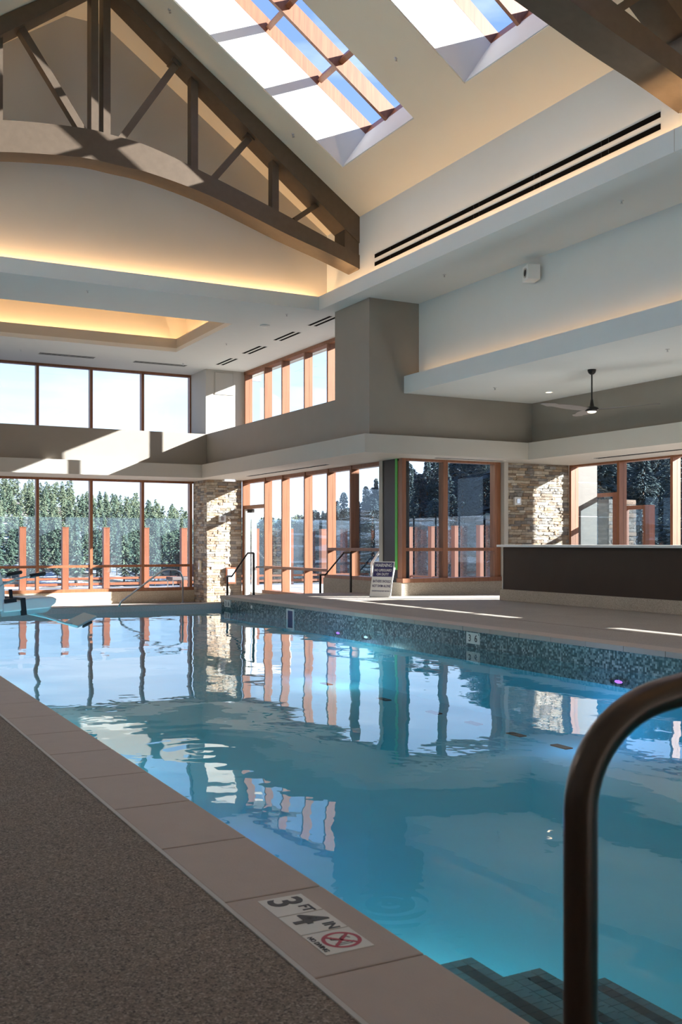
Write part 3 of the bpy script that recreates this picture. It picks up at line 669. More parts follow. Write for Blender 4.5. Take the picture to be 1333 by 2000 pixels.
def stones(parent, faces, z_obj, rng, course=(.055, .095), limit=300, SV=SV):
    """faces: list of (origin xy, direction xy unit, outward normal xy, width, z0, z1)"""
    jobs = []
    for (ox, oy, dx, dy, nx, ny, W, z0, z1) in faces:
        z = z0
        while z < z1 - .02:
            hgt = min(rng.uniform(*course), z1 - z)
            if z1 - z - hgt < .03: hgt = z1 - z
            u = 0
            while u < W - .01:
                ln = rng.uniform(.09, .34)
                if W - u - ln < .08: ln = W - u
                dep = .06; proud = rng.uniform(0, .018)
                # local X -> d, local Y -> -n (into the wall), local Z up
                Mx = Matrix(((dx * (ln - .004), -nx * dep, 0, ox + dx * u + nx * proud), (dy * (ln - .004), -ny * dep, 0, oy + dy * u + ny * proud), (0, 0, hgt - .004, z), (0, 0, 0, 1)))
                jobs.append((z, Mx, rng.randrange(len(SV)))); u += ln
            z += hgt
    vis = [q for q in jobs if q[0] > z_obj]; rest = [q for q in jobs if q[0] <= z_obj]
    vis.sort(key=lambda q: -q[0]); rest += vis[limit:]; vis = vis[:limit]
    inv = Matrix.Translation(parent.location).inverted()
    for z, Mx, k_ in vis:
        o = bpy.data.objects.new('stone', SV[k_]); COL.objects.link(o); o.parent = parent; o.matrix_local = inv @ Mx
    if rest:
        b = MB()
        for z, Mx, k_ in rest:
            me = SV[k_]; k0 = len(b.v); b.v += [tuple(Mx @ v.co) for v in me.vertices]
            for p_ in me.polygons: b.f.append(tuple(k0 + i for i in p_.vertices)); b.mi.append(0)
        o = b.build('stones_joined', M['stone'], parent); o['kind'] = 'stuff'
rs = random.Random(3)
pier = empty('wall_stone_pier', 'ledge stone pier between the far windows and the open door', 'wall', (10.9, 28, -.6), kind='structure')
boxes('backing', [(10.33, 11.38, 27.46, YB + .05, -.6, 2.93)], M['backing'], pier)
stones(pier, [(10.30, 27.44, 1, 0, 0, -1, 1.06, -.6, 2.93), (10.31, 27.44, 0, 1, -1, 0, 1.1, -.6, 2.93)], -.3, rs, (.055, .09), 300)
sw = empty('wall_stone_panel', 'ledge stone wall behind the bar counter with sunlit patch', 'wall', (15, 18.5, 0), kind='structure')
boxes('backing', [(14.04, 15.9, 18.50, 18.9, 0, 2.93)], M['backing'], sw)
stones(sw, [(14.05, 18.48, 1, 0, 0, -1, 1.83, 0, 2.93)], .85, rs, (.045, .075), 300)

# ------------------------------------------------------------------ bar counter
bc = empty('bar_counter', 'long dark brown bar counter with white top', 'counter', (12.5, 4, 0))
boxes('front_panel', [(12.22, 12.85, YN + .1, 16.15, .2, 1.045)], M['counterface'], bc)
boxes('plinth', [(12.17, 12.90, YN + .1, 16.19, 0, .22)], M['curb'], bc, bevel=.01)
boxes('end_trim', [(12.21, 12.86, 16.13, 16.17, .22, 1.045)], M['greige'], bc)
boxes('countertop', [(12.13, 12.98, YN + .1, 16.24, 1.045, 1.09)], M['quartz'], bc, bevel=.006)

# ------------------------------------------------------------------ ceiling fan
fx_, fy_ = 12.40, 13.81
fan = empty('ceiling_fan', 'dark ceiling fan with three slim blades and a lit lens', 'ceiling fan', (fx_, fy_, 4.19))
b = MB(); b.lathe([(.0, 0), (.075, 0), (.075, -.02), (.06, -.06), (.03, -.085), (.0, -.09)], (fx_, fy_, 4.19), 24); b.build('canopy', M['darkmetal'], fan, smooth=True)
b = MB(); b.tube([(fx_, fy_, 4.12), (fx_, fy_, 3.6)], .013); b.build('downrod', M['darkmetal'], fan, smooth=True)
b = MB(); b.lathe([(.0, 3.66), (.022, 3.66), (.03, 3.6), (.045, 3.54), (.11, 3.52), (.125, 3.49), (.12, 3.465), (.085, 3.45), (0, 3.45)], (fx_, fy_, 0), 28); b.build('motor_housing', M['darkmetal'], fan, smooth=True)
b = MB(); b.lathe([(.08, 3.45), (.07, 3.435), (.04, 3.425), (0, 3.423)], (fx_, fy_, 0), 24); b.build('light_lens', M['warmglass'], fan, smooth=True)
fwd = radians(28.08)
for k_, ang in enumerate((-fwd + radians(-28), -fwd + radians(-150), -fwd + radians(92))):
    b = MB(); n = 10; sec = []
    for i in range(n + 1):
        t_ = i / n; rr = .09 + t_ * 1.08; wd = (.05 + .05 * sin(pi * min(1, t_ * 1.25)) if t_ < .8 else .1 - .07 * (t_ - .8) / .2)
        tw = radians(16 - 10 * t_); zz = 3.485 + .03 * t_
        sec.append((rr, wd, tw, zz))
    for (rr, wd, tw, zz) in sec:
        for (sy, sz) in ((-1, -.004), (1, -.004), (1, .004), (-1, .004)):
            lx, ly, lz = rr, sy * wd * cos(tw), zz + sy * wd * sin(tw) + sz
            b.v.append((fx_ + lx * cos(ang) - ly * sin(ang), fy_ + lx * sin(ang) + ly * cos(ang), lz))
    for i in range(n):
        for j in range(4): a = 4 * i + j; c = 4 * i + (j + 1) % 4; b.f.append((a, c, c + 4, a + 4)); b.mi.append(0)
    b.f += [(0, 1, 2, 3), (4 * n + 3, 4 * n + 2, 4 * n + 1, 4 * n)]; b.mi += [0, 0]
    b.build('blade', simple('fan_blade', (.20, .17, .16), .5) if k_ == 0 else bpy.data.materials['fan_blade'], fan, smooth=False)

# ------------------------------------------------------------------ ceiling fittings
VS = [(VX, VY, roofz(VX), l_) for (VX, VY, l_) in ((5.91, 17.62, 'vault sprinkler near the king posts, left of the first skylight'), (8.40, 17.69, 'vault sprinkler beside the lower end of the first skylight'), (8.49, 14.03, 'vault sprinkler between the two skylights'))]
for i, (x, y) in enumerate(((5.01, 19.93), (9.32, 19.96), (9.37, 23.59), (5.03, 26.81), (9.36, 26.78), (10.50, 15.64), (10.48, 11.05))):
    e = empty('sprinkler', ['pendent sprinkler on soffit above the tray left end', 'pendent sprinkler on soffit near the ledge corner', 'pendent sprinkler between tray and slot diffusers', 'pendent sprinkler left of the long far diffuser', 'pendent sprinkler at the far right diffuser end', 'sprinkler on soffit left of the wall speaker', 'sprinkler on soffit right of the wall speaker'][i], 'sprinkler', (x, y, ZC), group='ceiling sprinklers')
    b = MB(); b.lathe([(0, 0), (.035, 0), (.03, -.008), (.012, -.012), (.01, -.04), (.022, -.042), (.022, -.047), (0, -.048)], (x, y, ZC), 12); b.build('sprinkler_head', M['steel'], e)
for (x, y, z, lab) in VS:
    b = MB(); b.lathe([(0, .02), (.035, .02), (.03, -.008), (.012, -.012), (.01, -.04), (.022, -.042), (.022, -.047), (0, -.048)], (x, y, z), 12)
    e = empty('sprinkler', lab, 'sprinkler', (x, y, z), group='ceiling sprinklers'); b.build('sprinkler_head', M['steel'], e)
for i, (x, y, z, lab) in enumerate(((12.14, 16.30, 4.19, 'sprinkler on fan ceiling left of the fan'), (12.14, 11.78, 4.19, 'sprinkler on fan ceiling right of the fan'))):
    e = empty('sprinkler', lab, 'sprinkler', (x, y, z), group='ceiling sprinklers')
    b = MB(); b.lathe([(0, 0), (.035, 0), (.03, -.008), (.012, -.012), (.01, -.04), (.022, -.042), (.022, -.047), (0, -.048)], (x, y, z), 12); b.build('sprinkler_head', M['steel'], e)
b = MB(); b.lathe([(0, 0), (.11, 0), (.11, -.03), (.06, -.05), (0, -.05)], (9.34, 21.18, ZC), 20); tag(b.build('smoke_detector', M['whiteplastic'], smooth=False), 'round smoke detector beside the third slot diffuser', 'detector')
for (x, y, lab) in ((13.48, 16.28, 'recessed downlight at the far end of the fan ceiling'), (12.5, 11.6, 'recessed downlight cut by the right picture edge')):
    e = empty('downlight', lab, 'downlight', (x, y, 4.19), group='recessed downlights')
    b = MB(); b.lathe([(.09, 0), (.09, -.008), (.07, -.008), (.065, -.002)], (x, y, 4.19), 24); b.build('trim_ring', M['whiteplastic'], e)
    b = MB(); b.lathe([(.066, -.003), (0, -.003)], (x, y, 4.19), 24); b.build('lens', M['warmglass'], e)
def diffuser(q, z, lab, along, n=2, name='slot_diffuser'):
    x0, x1, y0, y1 = q
    e = empty(name, lab, 'diffuser', ((x0 + x1) / 2, (y0 + y1) / 2, z), group='slot diffusers')
    boxes('diffuser_frame', [(x0 - .02, x1 + .02, y0 - .02, y1 + .02, z - .004, z)], M['white'], e)
    for i in range(n):
        if along == 'Y':
            w_ = (x1 - x0) / (2 * n - 1); boxes('slot', [(x0 + 2 * i * w_, x0 + (2 * i + 1) * w_, y0, y1, z - .007, z - .003)], M['dark'], e)
        else:
            w_ = (y1 - y0) / (2 * n - 1); boxes('slot', [(x0, x1, y0 + 2 * i * w_, y0 + (2 * i + 1) * w_, z - .007, z - .003)], M['dark'], e)
for i, (y0, y1) in enumerate(((25.40, 26.48), (23.48, 24.59), (21.52, 22.62), (19.66, 20.72))):
    diffuser((10.20, 10.42, y0, y1), ZC, ['slot diffuser in the soffit nearest the corner column', 'second slot diffuser from the corner column', 'third slot diffuser from the corner column', 'slot diffuser beside the taupe corner block'][i], 'Y')
diffuser((5.54, 6.98, 26.95, 27.17), ZC, 'long slot diffuser above the second far window', 'X', 3)
diffuser((8.07, 9.55, 26.98, 27.20), ZC, 'long slot diffuser above the fourth far window', 'X', 3)
diffuser((11.9, 13.7, 18.05, 18.12), 2.93, 'thin slot diffuser above the two pane window', 'X', 2)
diffuser((14.95, 15.1, 10.0, 16.6), 2.93, 'long linear grille above the window behind the bar', 'Y', 3)
diffuser((10.7, 10.8, 20.8, 25.5), 2.93, 'thin slot in the low soffit above the door', 'Y', 1)
# speaker box on wall
sbx = empty('wall_speaker', 'small square white speaker box on the upper white wall', 'speaker', (11.2, 13.96, 5.77))
b = MB(); T = Matrix.Translation((11.16, 13.96, 5.775)) @ Matrix.Rotation(radians(-18), 4, 'Z')
b.box(-.10, .12, -.14, .14, -.13, .13, T=T); b.build('cabinet', M['whiteplastic'], sbx, bevel=.01)
b = MB(); T2 = T @ Matrix.Translation((-.10, 0, .0)) @ Matrix.Rotation(-pi / 2, 4, 'Y'); b.lathe([(.085, .0), (.085, .012), (.07, .012), (.06, .004)], (0, 0, 0), 24, T2); b.v = [tuple(v) for v in b.v]; b.build('grille_ring', M['gable'], sbx)
b = MB(); b.lathe([(.062, .004), (0, .005)], (0, 0, 0), 24, T2); b.build('cone', M['black'], sbx)
boxes('wall_bracket', [(11.26, 11.32, 13.92, 14.0, 5.7, 5.84)], M['whiteplastic'], sbx)

# ------------------------------------------------------------------ handrails
def arc(c, r, a0, a1, ux, uz, n=10):
    c = Vector(c); ux = Vector(ux); uz = Vector(uz)
    return [c + ux * r * cos(a0 + (a1 - a0) * i / n) + uz * r * sin(a0 + (a1 - a0) * i / n) for i in range(n + 1)]
nr = empty('pool_handrail', 'large curved bronze handrail, coloured dark for its backlight, close to the camera', 'handrail', (.985, 1.11, 0))
X_, Z_ = Vector((.966, -.26, 0)).normalized(), Vector((0, 0, 1))
p0 = Vector((.982, 1.117, 0)); rad = .165
path = [p0, p0 + Z_ * .3, p0 + Z_ * .6, p0 + Z_ * .725] + arc(p0 + Z_ * .748 + X_ * rad, rad, pi, pi * .56, X_, Z_, 12)
end = path[-1]; dirn = (path[-1] - path[-2]).normalized()
path += [end + dirn * .15 + Z_ * -.004, end + X_ * .35 + Z_ * .02, end + X_ * .55 - Z_ * .06, end + X_ * .8 - Z_ * .3, end + X_ * .85 - Z_ * .6, end + X_ * .85 - Z_ * 1.3]
b = MB(); b.tube(path, .0242, 24); b.build('tube', M['railbronze'], nr, smooth=True)
b = MB(); b.lathe([(.024, 0), (.055, 0), (.055, .008), (.03, .02), (.025, .02)], p0, 24); b.build('escutcheon', M['railbronze'], nr, smooth=True)
# stainless rail on the far pool edge
fr2 = empty('pool_handrail', 'slim stainless sloping handrail at the far pool edge', 'handrail', (6.3, 20.5, -.155))
a = Vector((5.72, 20.25, -.16)); c = Vector((7.20, 20.62, -.155))
b = MB(); b.tube([a + Vector((0, 0, 0)), a + Vector((.05, .02, .1)), Vector((6.62, 20.45, .50)), Vector((6.72, 20.47, .55)), Vector((6.85, 20.5, .57)), Vector((7.02, 20.56, .56)), Vector((7.14, 20.6, .50)), Vector((7.20, 20.62, .38)), c], .019, 12); b.build('tube', M['steel'], fr2, smooth=True)
for q in (a + Vector((0, .18, .0)),): pass
b = MB(); b.lathe([(.02, 0), (.045, 0), (.045, .006), (.02, .012)], (7.20, 20.62, -.155), 16); b.build('escutcheon', M['steel'], fr2)
# dark rails of the steps
for (x, lab) in ((8.69, 'dark square handrail at the pool side of the steps'), (11.08, 'dark square handrail at the window side of the steps')):
    e = empty('stair_handrail', lab, 'handrail', (x, 21, 0), group='dark stair handrails')
    b = MB(); b.tube([(x, 21.85, .36), (x, 21.55, .37), (x, 20.62, .905), (x, 20.30, .905)], .024, 4); b.build('top_rail', M['darkmetal'], e)
    boxes('post', [(x - .02, x + .02, 20.28, 20.32, 0, .91)], M['darkmetal'], e); boxes('post', [(x - .02, x + .02, 21.81, 21.85, -.6, .37)], M['darkmetal'], e)

# ------------------------------------------------------------------ depth markers
mk = empty('depth_marker', 'depth marker of three white tiles reading 3 FT 4 IN, no diving', 'depth marker', (1.35, 2.7, 0))
TZ = .0035
for i, yc in enumerate((2.87, 2.71, 2.55)):
    t_ = boxes('tile', [(1.274, 1.426, yc - .077, yc + .077, .001, TZ)], M['tilewhite'], mk)
up, right = (1, 0, 0), (0, -1, 0)
zt = TZ + .0004
text_mesh('3', .155, 'numeral', M['ink'], mk, Matrix.Translation(-mk.location) @ frame((1.345, 2.90, zt), right, up), sx=1.0)
text_mesh('FT', .052, 'letters', M['ink'], mk, Matrix.Translation(-mk.location) @ frame((1.385, 2.824, zt), right, up))
text_mesh('4', .155, 'numeral', M['ink'], mk, Matrix.Translation(-mk.location) @ frame((1.345, 2.738, zt), right, up))
text_mesh('IN', .052, 'letters', M['ink'], mk, Matrix.Translation(-mk.location) @ frame((1.385, 2.662, zt), right, up))
text_mesh('NO DIVING', .022, 'letters', M['ink'], mk, Matrix.Translation(-mk.location) @ frame((1.288, 2.55, zt), right, up))
b = MB(); n = 40; cx, cy = 1.362, 2.55
for j in range(n):
    a0, a1 = 2 * pi * j / n, 2 * pi * (j + 1) / n
    b.quad((cx + .058 * cos(a0), cy + .058 * sin(a0), zt), (cx + .058 * cos(a1), cy + .058 * sin(a1), zt), (cx + .046 * cos(a1), cy + .046 * sin(a1), zt), (cx + .046 * cos(a0), cy + .046 * sin(a0), zt))
b.box(-.05, .05, -.005, .005, zt - .0005, zt + .0003, T=Matrix.Translation((cx, cy, 0)) @ Matrix.Rotation(radians(45), 4, 'Z'))
b.box(-.05, .05, -.005, .005, zt - .0005, zt + .0003, T=Matrix.Translation((cx, cy, 0)) @ Matrix.Rotation(radians(-45), 4, 'Z'))
b.build('prohibition_ring', M['red'], mk)
b = MB(); z_ = zt - .0004
for (p0, p1, wd) in (((-.01, .0), (.02, .025), .008), ((.0, .0), (-.028, .012), .006), ((-.028, .012), (-.02, .03), .005), ((.02, .025), (.03, .005), .005), ((-.03, -.02), (.03, -.02), .004), ((-.025, -.03), (.02, -.03), .004), ((.012, .02), (-.012, -.015), .006)):
    d = Vector((p1[0] - p0[0], p1[1] - p0[1], 0)); ln = d.length; an = atan2(d.y, d.x)
    b.box(0, ln, -wd / 2, wd / 2, z_ - .0003, z_ + .0003, T=Matrix.Translation((cx + p0[0], cy + p0[1], 0)) @ Matrix.Rotation(an, 4, 'Z'))
b.build('diver_pictogram', M['ink'], mk)
def wall_tile(y0, y1, z0, z1, txts, lab):
    e = empty('depth_marker', lab, 'depth marker', (7.985, (y0 + y1) / 2, z0))
    boxes('tile', [(7.982, 7.992, y0, y1, z0, z1)], M['tilewhite'], e)
    for (t, yy, zz, s) in txts: text_mesh(t, s, 'numeral', M['ink'], e, Matrix.Translation(-e.location) @ frame((7.9812, yy, zz), (0, -1, 0), (0, 0, 1)))
    return e
wall_tile(11.05, 11.36, -.225, -.075, [('3', 11.28, -.155, .13), ('6', 11.14, -.155, .13), ('"', 11.075, -.11, .05)], 'white tile reading 3 6 in the mosaic band')
wall_tile(19.88, 20.22, -.225, -.075, [('3', 20.13, -.155, .13), ('6', 19.98, -.155, .13)], 'small far depth tile at the end of the mosaic band')
sk = empty('pool_skimmer', 'white framed skimmer opening in the mosaic wall', 'skimmer', (7.98, 16.95, -.3))
boxes('skimmer_frame', [(7.975, 7.99, 16.78, 17.10, -.12, -.09), (7.975, 7.99, 16.78, 17.10, -.46, -.43), (7.975, 7.99, 16.78, 16.83, -.43, -.12), (7.975, 7.99, 17.05, 17.10, -.43, -.12)], M['whiteplastic'], sk)
boxes('skimmer_opening', [(7.985, 7.995, 16.83, 17.05, -.43, -.12)], M['navy'], sk)
b = MB(); b.lathe([(0, 0), (.035, 0), (.035, .01), (0, .012)], (7.99, 18.76, -.15), 16, Matrix.Rotation(-pi / 2, 4, 'Y')); tag(b.build('wall_inlet', M['whiteplastic']), 'small round white inlet in the far mosaic band', 'inlet')

# ------------------------------------------------------------------ warning sign leaning at the corner
ws = empty('warning_sign', 'white and navy lifeguard warning sign leaning by the corner column', 'sign', (10.72, 18.3, 0))
nrm = Vector((-.86, -.5, 0)).normalized(); rgt = Vector((-nrm.y, nrm.x, 0)) * 1.0
rgt = Vector((.5, -.86, 0)); upv = Vector((.21, .12, .97)).normalized()
F0 = frame((10.72, 18.28, .37), rgt, upv)
W_, H_ = .50, .76
b = MB(); b.box(-W_ / 2, W_ / 2, -H_ / 2, H_ / 2, -.008, 0, T=F0); b.build('board', M['whiteplastic'], ws)
b = MB(); b.box(-W_ / 2 + .02, W_ / 2 - .02, .055, H_ / 2 - .02, 0, .001, T=F0); b.build('navy_panel', M['navy'], ws)
def st_(s, y_, size, m, sx=1): text_mesh(s, size, 'lettering', m, ws, Matrix.Translation(-ws.location) @ F0 @ Matrix.Translation((0, y_, .0018)), sx=sx)
st_('WARNING', .295, .10, M['whiteplastic'], .85); st_('NO LIFEGUARD', .19, .075, M['whiteplastic'], .78); st_('ON DUTY', .105, .075, M['whiteplastic'], .85)
st_('BATHERS SHOULD', -.045, .075, M['navy'], .68); st_('NOT SWIM ALONE', -.145, .075, M['navy'], .68)
st_('CHILDREN SHOULD NOT USE POOL', -.25, .035, M['navy'], .75); st_('WITHOUT AN ADULT', -.29, .035, M['navy'], .8); st_('IN ATTENDANCE', -.33, .035, M['navy'], .8)
b = MB(); b.box(-W_ / 2 + .02, W_ / 2 - .02, -H_ / 2 + .0, H_ / 2 - .1, -.05, -.04, T=F0 @ Matrix.Rotation(radians(-9), 4, 'X')); b.build('rear_leg', M['whiteplastic'], ws)

# ------------------------------------------------------------------ pool lift chair at the left edge
pc = empty('pool_lift', 'pool lift chair with grey seat and footrest over the water', 'pool lift', (1.95, 10.8, 0))
def off(q): return q
LF = Matrix.Translation((1.88, 10.52, .46)) @ Matrix.Rotation(radians(14), 4, 'Z') @ Matrix.Rotation(radians(-5), 4, 'Y')
def lfp(nm, prof, y0, y1, m, bev=0, par=pc):
    b = MB(); b.prism(prof, y0, y1); b.v = [tuple(LF @ Vector(v)) for v in b.v]; return b.build(nm, m, par, bevel=bev)
lfp('seat', [(-.18, .01), (.30, -.01), (.37, .03), (.385, .075), (.34, .10), (.1, .115), (-.18, .10)], -.23, .23, M['whiteplastic'], .014)
lfp('seat_shell', [(-.20, -.035), (.27, -.05), (.33, -.01), (.30, .0), (-.20, .02)], -.21, .21, M['tealplastic'])
lfp('backrest', [(-.27, .02), (-.15, .02), (-.14, .25), (-.20, .56), (-.29, .56), (-.26, .25)], -.22, .22, M['whiteplastic'], .02)
for s_ in (-1, 1):
    b = MB(); b.tube([LF @ Vector(q) for q in ((-.30, .27 * s_, .22), (-.18, .27 * s_, .285), (-.05, .27 * s_, .32), (.10, .27 * s_, .335), (.27, .27 * s_, .345))], .009, 8); ar = b.build('armrest', M['tealplastic'], pc, smooth=True)
    b = MB(); b.tube([LF @ Vector((.10, .27 * s_, .335)), LF @ Vector((.26, .27 * s_, .345))], .019, 12); b.build('grip', M['black'], ar, smooth=True)
b = MB(); b.box(.0, .05, -.24, .24, -.045, .125, T=LF); b.build('seat_belt', M['black'], pc)
b = MB(); b.box(-.16, -.04, -.235, -.15, .095, .135, T=LF); b.box(-.085, -.06, -.20, -.17, .13, .22, T=LF); b.build('buckle', M['black'], pc)
b = MB(); b.tube([(2.02, 10.42, .43), (2.20, 10.38, .385), (2.36, 10.33, .325), (2.44, 10.34, .31)], .013, 8); b.build('footrest_arm', M['tealplastic'], pc, smooth=True)
FR = Matrix.Translation((2.43, 10.36, .305)) @ Matrix.Rotation(radians(50), 4, 'Z') @ Matrix.Rotation(radians(-9), 4, 'Y') @ Matrix.Rotation(radians(14), 4, 'X')
b = MB(); b.box(-.02, .42, -.09, .06, -.012, .016, T=FR); b.build('footrest', M['tealplastic'], pc, bevel=.006)
b = MB(); b.box(.1, .3, -.1, -.085, -.035, -.012, T=FR); b.build('footrest_strap', M['black'], pc)
b = MB(); b.tube([(1.80, 10.55, .44), (1.45, 10.66, .42), (.9, 10.75, .6), (.62, 10.8, .8)], .03, 10); b.build('lift_arm', M['whiteplastic'], pc, smooth=True)
boxes('mast', [(.52, .68, 10.72, 10.88, 0, 1.3)], M['whiteplastic'], pc, bevel=.02)
boxes('base_plate', [(.4, .8, 10.6, 11.0, .0, .03)], M['whiteplastic'], pc)

# ------------------------------------------------------------------ small wall fittings
def wallbox(name, q, m, lab, cat, parts=()):
    e = empty(name, lab, cat, ((q[0] + q[1]) / 2, (q[2] + q[3]) / 2, q[4]))
    boxes('housing', [q], m, e, bevel=.004)
    for nm, qq, mm in parts: boxes(nm, [qq], mm, e)
wallbox('alarm_strobe', (10.64, 10.84, 27.33, 27.42, 1.72, 1.92), M['whiteplastic'], 'small white alarm box high on the stone pier', 'alarm', [('lens', (10.70, 10.78, 27.31, 27.33, 1.77, 1.87), M['steel'])])
wallbox('wall_switch', (10.24, 10.29, 27.85, 28.0, .28, .62), M['paper'], 'narrow switch plate on the side of the stone pier', 'switch', [('plate', (10.232, 10.24, 27.88, 27.97, .36, .54), M['steel'])])
wallbox('framed_notice', (10.86, 11.16, 27.36, 27.42, -.05, .42), M['woodpost'], 'small framed notice low on the stone pier', 'notice', [('notice_sheet', (10.90, 11.12, 27.35, 27.36, 0, .37), M['whiteplastic'])])
wallbox('thermostat', (14.26, 14.44, 18.40, 18.46, 1.98, 2.16), M['whiteplastic'], 'white square strobe on the stone wall behind the bar', 'alarm', [('lens', (14.31, 14.39, 18.38, 18.40, 2.02, 2.12), M['steel'])])
wallbox('exit_light', (10.62, 11.0, 26.95, 27.05, 2.86, 2.93), M['whiteplastic'], 'small white emergency light under the soffit by the pier', 'emergency light', [('lamp_lens', (10.66, 10.96, 26.94, 26.95, 2.875, 2.915), M['whitelamp'])])

# ------------------------------------------------------------------ outside: patio, posts, guard glass
struct('ground', [(XL - 8, 11.3, YB + .25, 32.6, -.9, -.30), (11.66, 18.6, 19.0, 32.6, -.9, -.30), (16.25, 22, -20, 19.0, -.9, -.05)], M['patio'], 'sunlit patio slab outside the windows', 'patio')
def post(x, y, z0, z1, wx, wy, lab, grp):
    e = empty('fence_post', lab, 'post', (x, y, z0), group=grp)
    boxes('post_shaft', [(x - wx / 2, x + wx / 2, y - wy / 2, y + wy / 2, z0, z1 - .02)], M['woodpost'], e)
    boxes('post_cap', [(x - wx / 2 - .008, x + wx / 2 + .008, y - wy / 2 - .008, y + wy / 2 + .008, z1 - .02, z1)], M['woodpost'], e)
gx = [2.0 + 1.29 * i - .03 for i in range(-4, 13)]
gx = [5.99 + 1.275 * i for i in range(-6, 10)]
for i, x in enumerate(gx): post(x, 31.7, -.3, 1.61, .19, .20, 'red stained timber post of the far terrace fence, no. %s from the fence corner' % ['one', 'two', 'three', 'four', 'five', 'six', 'seven', 'eight', 'nine', 'ten', 'eleven', 'twelve', 'thirteen', 'fourteen', 'fifteen', 'sixteen'][15 - i], 'timber posts of the far terrace fence')
def rails(name, lab, segs, zs):
    e = empty(name, lab, 'fence', (segs[0][0], segs[0][2], -.3))
    for q in segs:
        for (z0, z1) in zs: boxes('rail', [(q[0], q[1], q[2], q[3], z0, z1)], M['woodpost'], e)
rails('fence_rails', 'low horizontal timber rails of the far terrace fence', [(a + .12, c - .12, 31.66, 31.72) for a, c in zip(gx[:-1], gx[1:])], ((-.02, .05), (-.2, -.12)))
e = empty('glass_guard', 'glass wind screen panels behind the far fence posts', 'glass guard', (10, 31.9, -.3))
for a, c in zip(gx[:-1], gx[1:]): boxes('glass_panel', [(a + .06, c - .06, 31.86, 31.872, -.2, 1.92)], M['glassguard'], e)
sy_ = [31.7 - 1.33 * i for i in range(1, 9)]
for i, y in enumerate(sy_): post(18.1, y, -.3, 1.66, .13, .20, 'red timber post of the side terrace fence, no. %s from the fence corner' % ['one', 'two', 'three', 'four', 'five', 'six', 'seven', 'eight'][i], 'timber posts of the side terrace fence')
e = empty('glass_guard', 'glass wind screen panels behind the side fence posts', 'glass guard', (18.3, 26, -.3))
sy2 = [31.7] + sy_ + [31.7 - 1.33 * 9]
for a, c in zip(sy2[1:], sy2[:-1]): boxes('glass_panel', [(18.26, 18.272, a + .06, c - .06, -.2, 1.95)], M['glassguard'], e)
rails('fence_rails', 'low horizontal timber rails of the side terrace fence', [(18.07, 18.13, a + .12, c - .12) for a, c in zip(sy2[1:], sy2[:-1])], ((-.02, .05), (-.2, -.12)))
# outdoor stepped rail coloured white for the light it catches, seen through the corner window
e = empty('terrace_handrail', 'lit metal handrail, coloured white for that light, on the terrace behind the warning sign', 'handrail', (13, 21.5, -.3))
b = MB(); b.tube([(12.72, 22.2, .62), (12.86, 22.0, .95), (13.15, 22.0, .95), (13.55, 21.9, .5)], .03, 6); b.build('top_rail', M['whiteplastic'], e)
b = MB(); b.tube([(13.02, 22.0, -.3), (13.02, 22.0, .95)], .03, 6); b.build('post', M['whiteplastic'], e)
b = MB(); b.tube([(12.72, 22.2, -.3), (12.72, 22.2, .62)], .03, 6); b.build('post', M['whiteplastic'], e)
b = MB(); b.tube([(13.55, 21.9, -.3), (13.55, 21.9, .5)], .03, 6); b.build('post', M['whiteplastic'], e)
# terrace bench near the far window
e = empty('terrace_bench', 'low dark lounge chair on the terrace by the far window', 'chair', (10.6, 30.2, -.3))
boxes('seat', [(10.1, 10.9, 29.9, 30.5, -.02, .08)], M['cushion'], e, bevel=.02)
b = MB(); b.box(0, .12, -.3, .3, 0, .45, T=Matrix.Translation((10.85, 30.2, .02)) @ Matrix.Rotation(radians(15), 4, 'Y')); b.build('backrest', M['cushion'], e)
for (x, y) in ((10.13, 29.93), (10.85, 29.93), (10.13, 30.45), (10.85, 30.45)): boxes('leg', [(x, x + .03, y, y + .03, -.3, -.02)], M['steel'], e)
# outside the bar windows
struct('pillar_granite', [(16.42, 17.0, 18.75, 19.35, -.05, 4.6)], M['granite'], 'grey granite pillar outside the bar window', 'pillar')
boxes('joint', [(16.418, 17.002, 18.748, 19.352, 2.56, 2.575), (16.418, 17.002, 18.748, 19.352, 1.75, 1.765)], M['quartz'], bpy.data.objects['pillar_granite'])
for (x, y, z1, ln, lab) in ((17.25, 18.3, 2.33, 1.0, 'taller timber gate frame outside the bar window'), (17.3, 17.35, 2.0, .7, 'shorter timber gate frame outside the bar window')):
    e = empty('gate_frame', lab, 'gate', (x, y, -.05), group='timber gate frames')
    boxes('post', [(x - .09, x + .09, y - .09, y + .09, -.05, z1)], M['woodpost'], e)
    boxes('top_bar', [(x - .05, x + .05, y + .09, y + ln, z1 - .09, z1)], M['woodpost'], e)
    boxes('post', [(x - .05, x + .05, y + ln, y + ln + .1, -.05, z1)], M['woodpost'], e)
    boxes('glass_infill', [(x - .006, x + .006, y + .09, y + ln, .1, z1 - .1)], M['glassguard'], e)
gw = empty('garden_wall_stone', 'low ledge stone wall beyond the taller gate frame', 'wall', (18, 19.3, -.05), kind='structure')
boxes('backing', [(17.62, 18.5, 19.02, 19.4, -.05, 2.2)], M['backing'], gw)
stones(gw, [(17.6, 19.0, 1, 0, 0, -1, .9, -.05, 2.2)], -.04, rs, (.08, .12), 120, SVD)
# unseen tall pillars added beside the bar to cut off the sun patches
struct('pillar_sunblock_north', [(18.7, 19.5, 15.30, 16.50, -.05, 9)], M['granite'], 'added tall pillar out of view beside the bar, blocking the sun', 'pillar')
struct('pillar_sunblock_south', [(18.7, 19.5, 6.40, 8.05, -.05, 9)], M['granite'], 'added tall pillar out of view nearer the camera, blocking the sun', 'pillar')

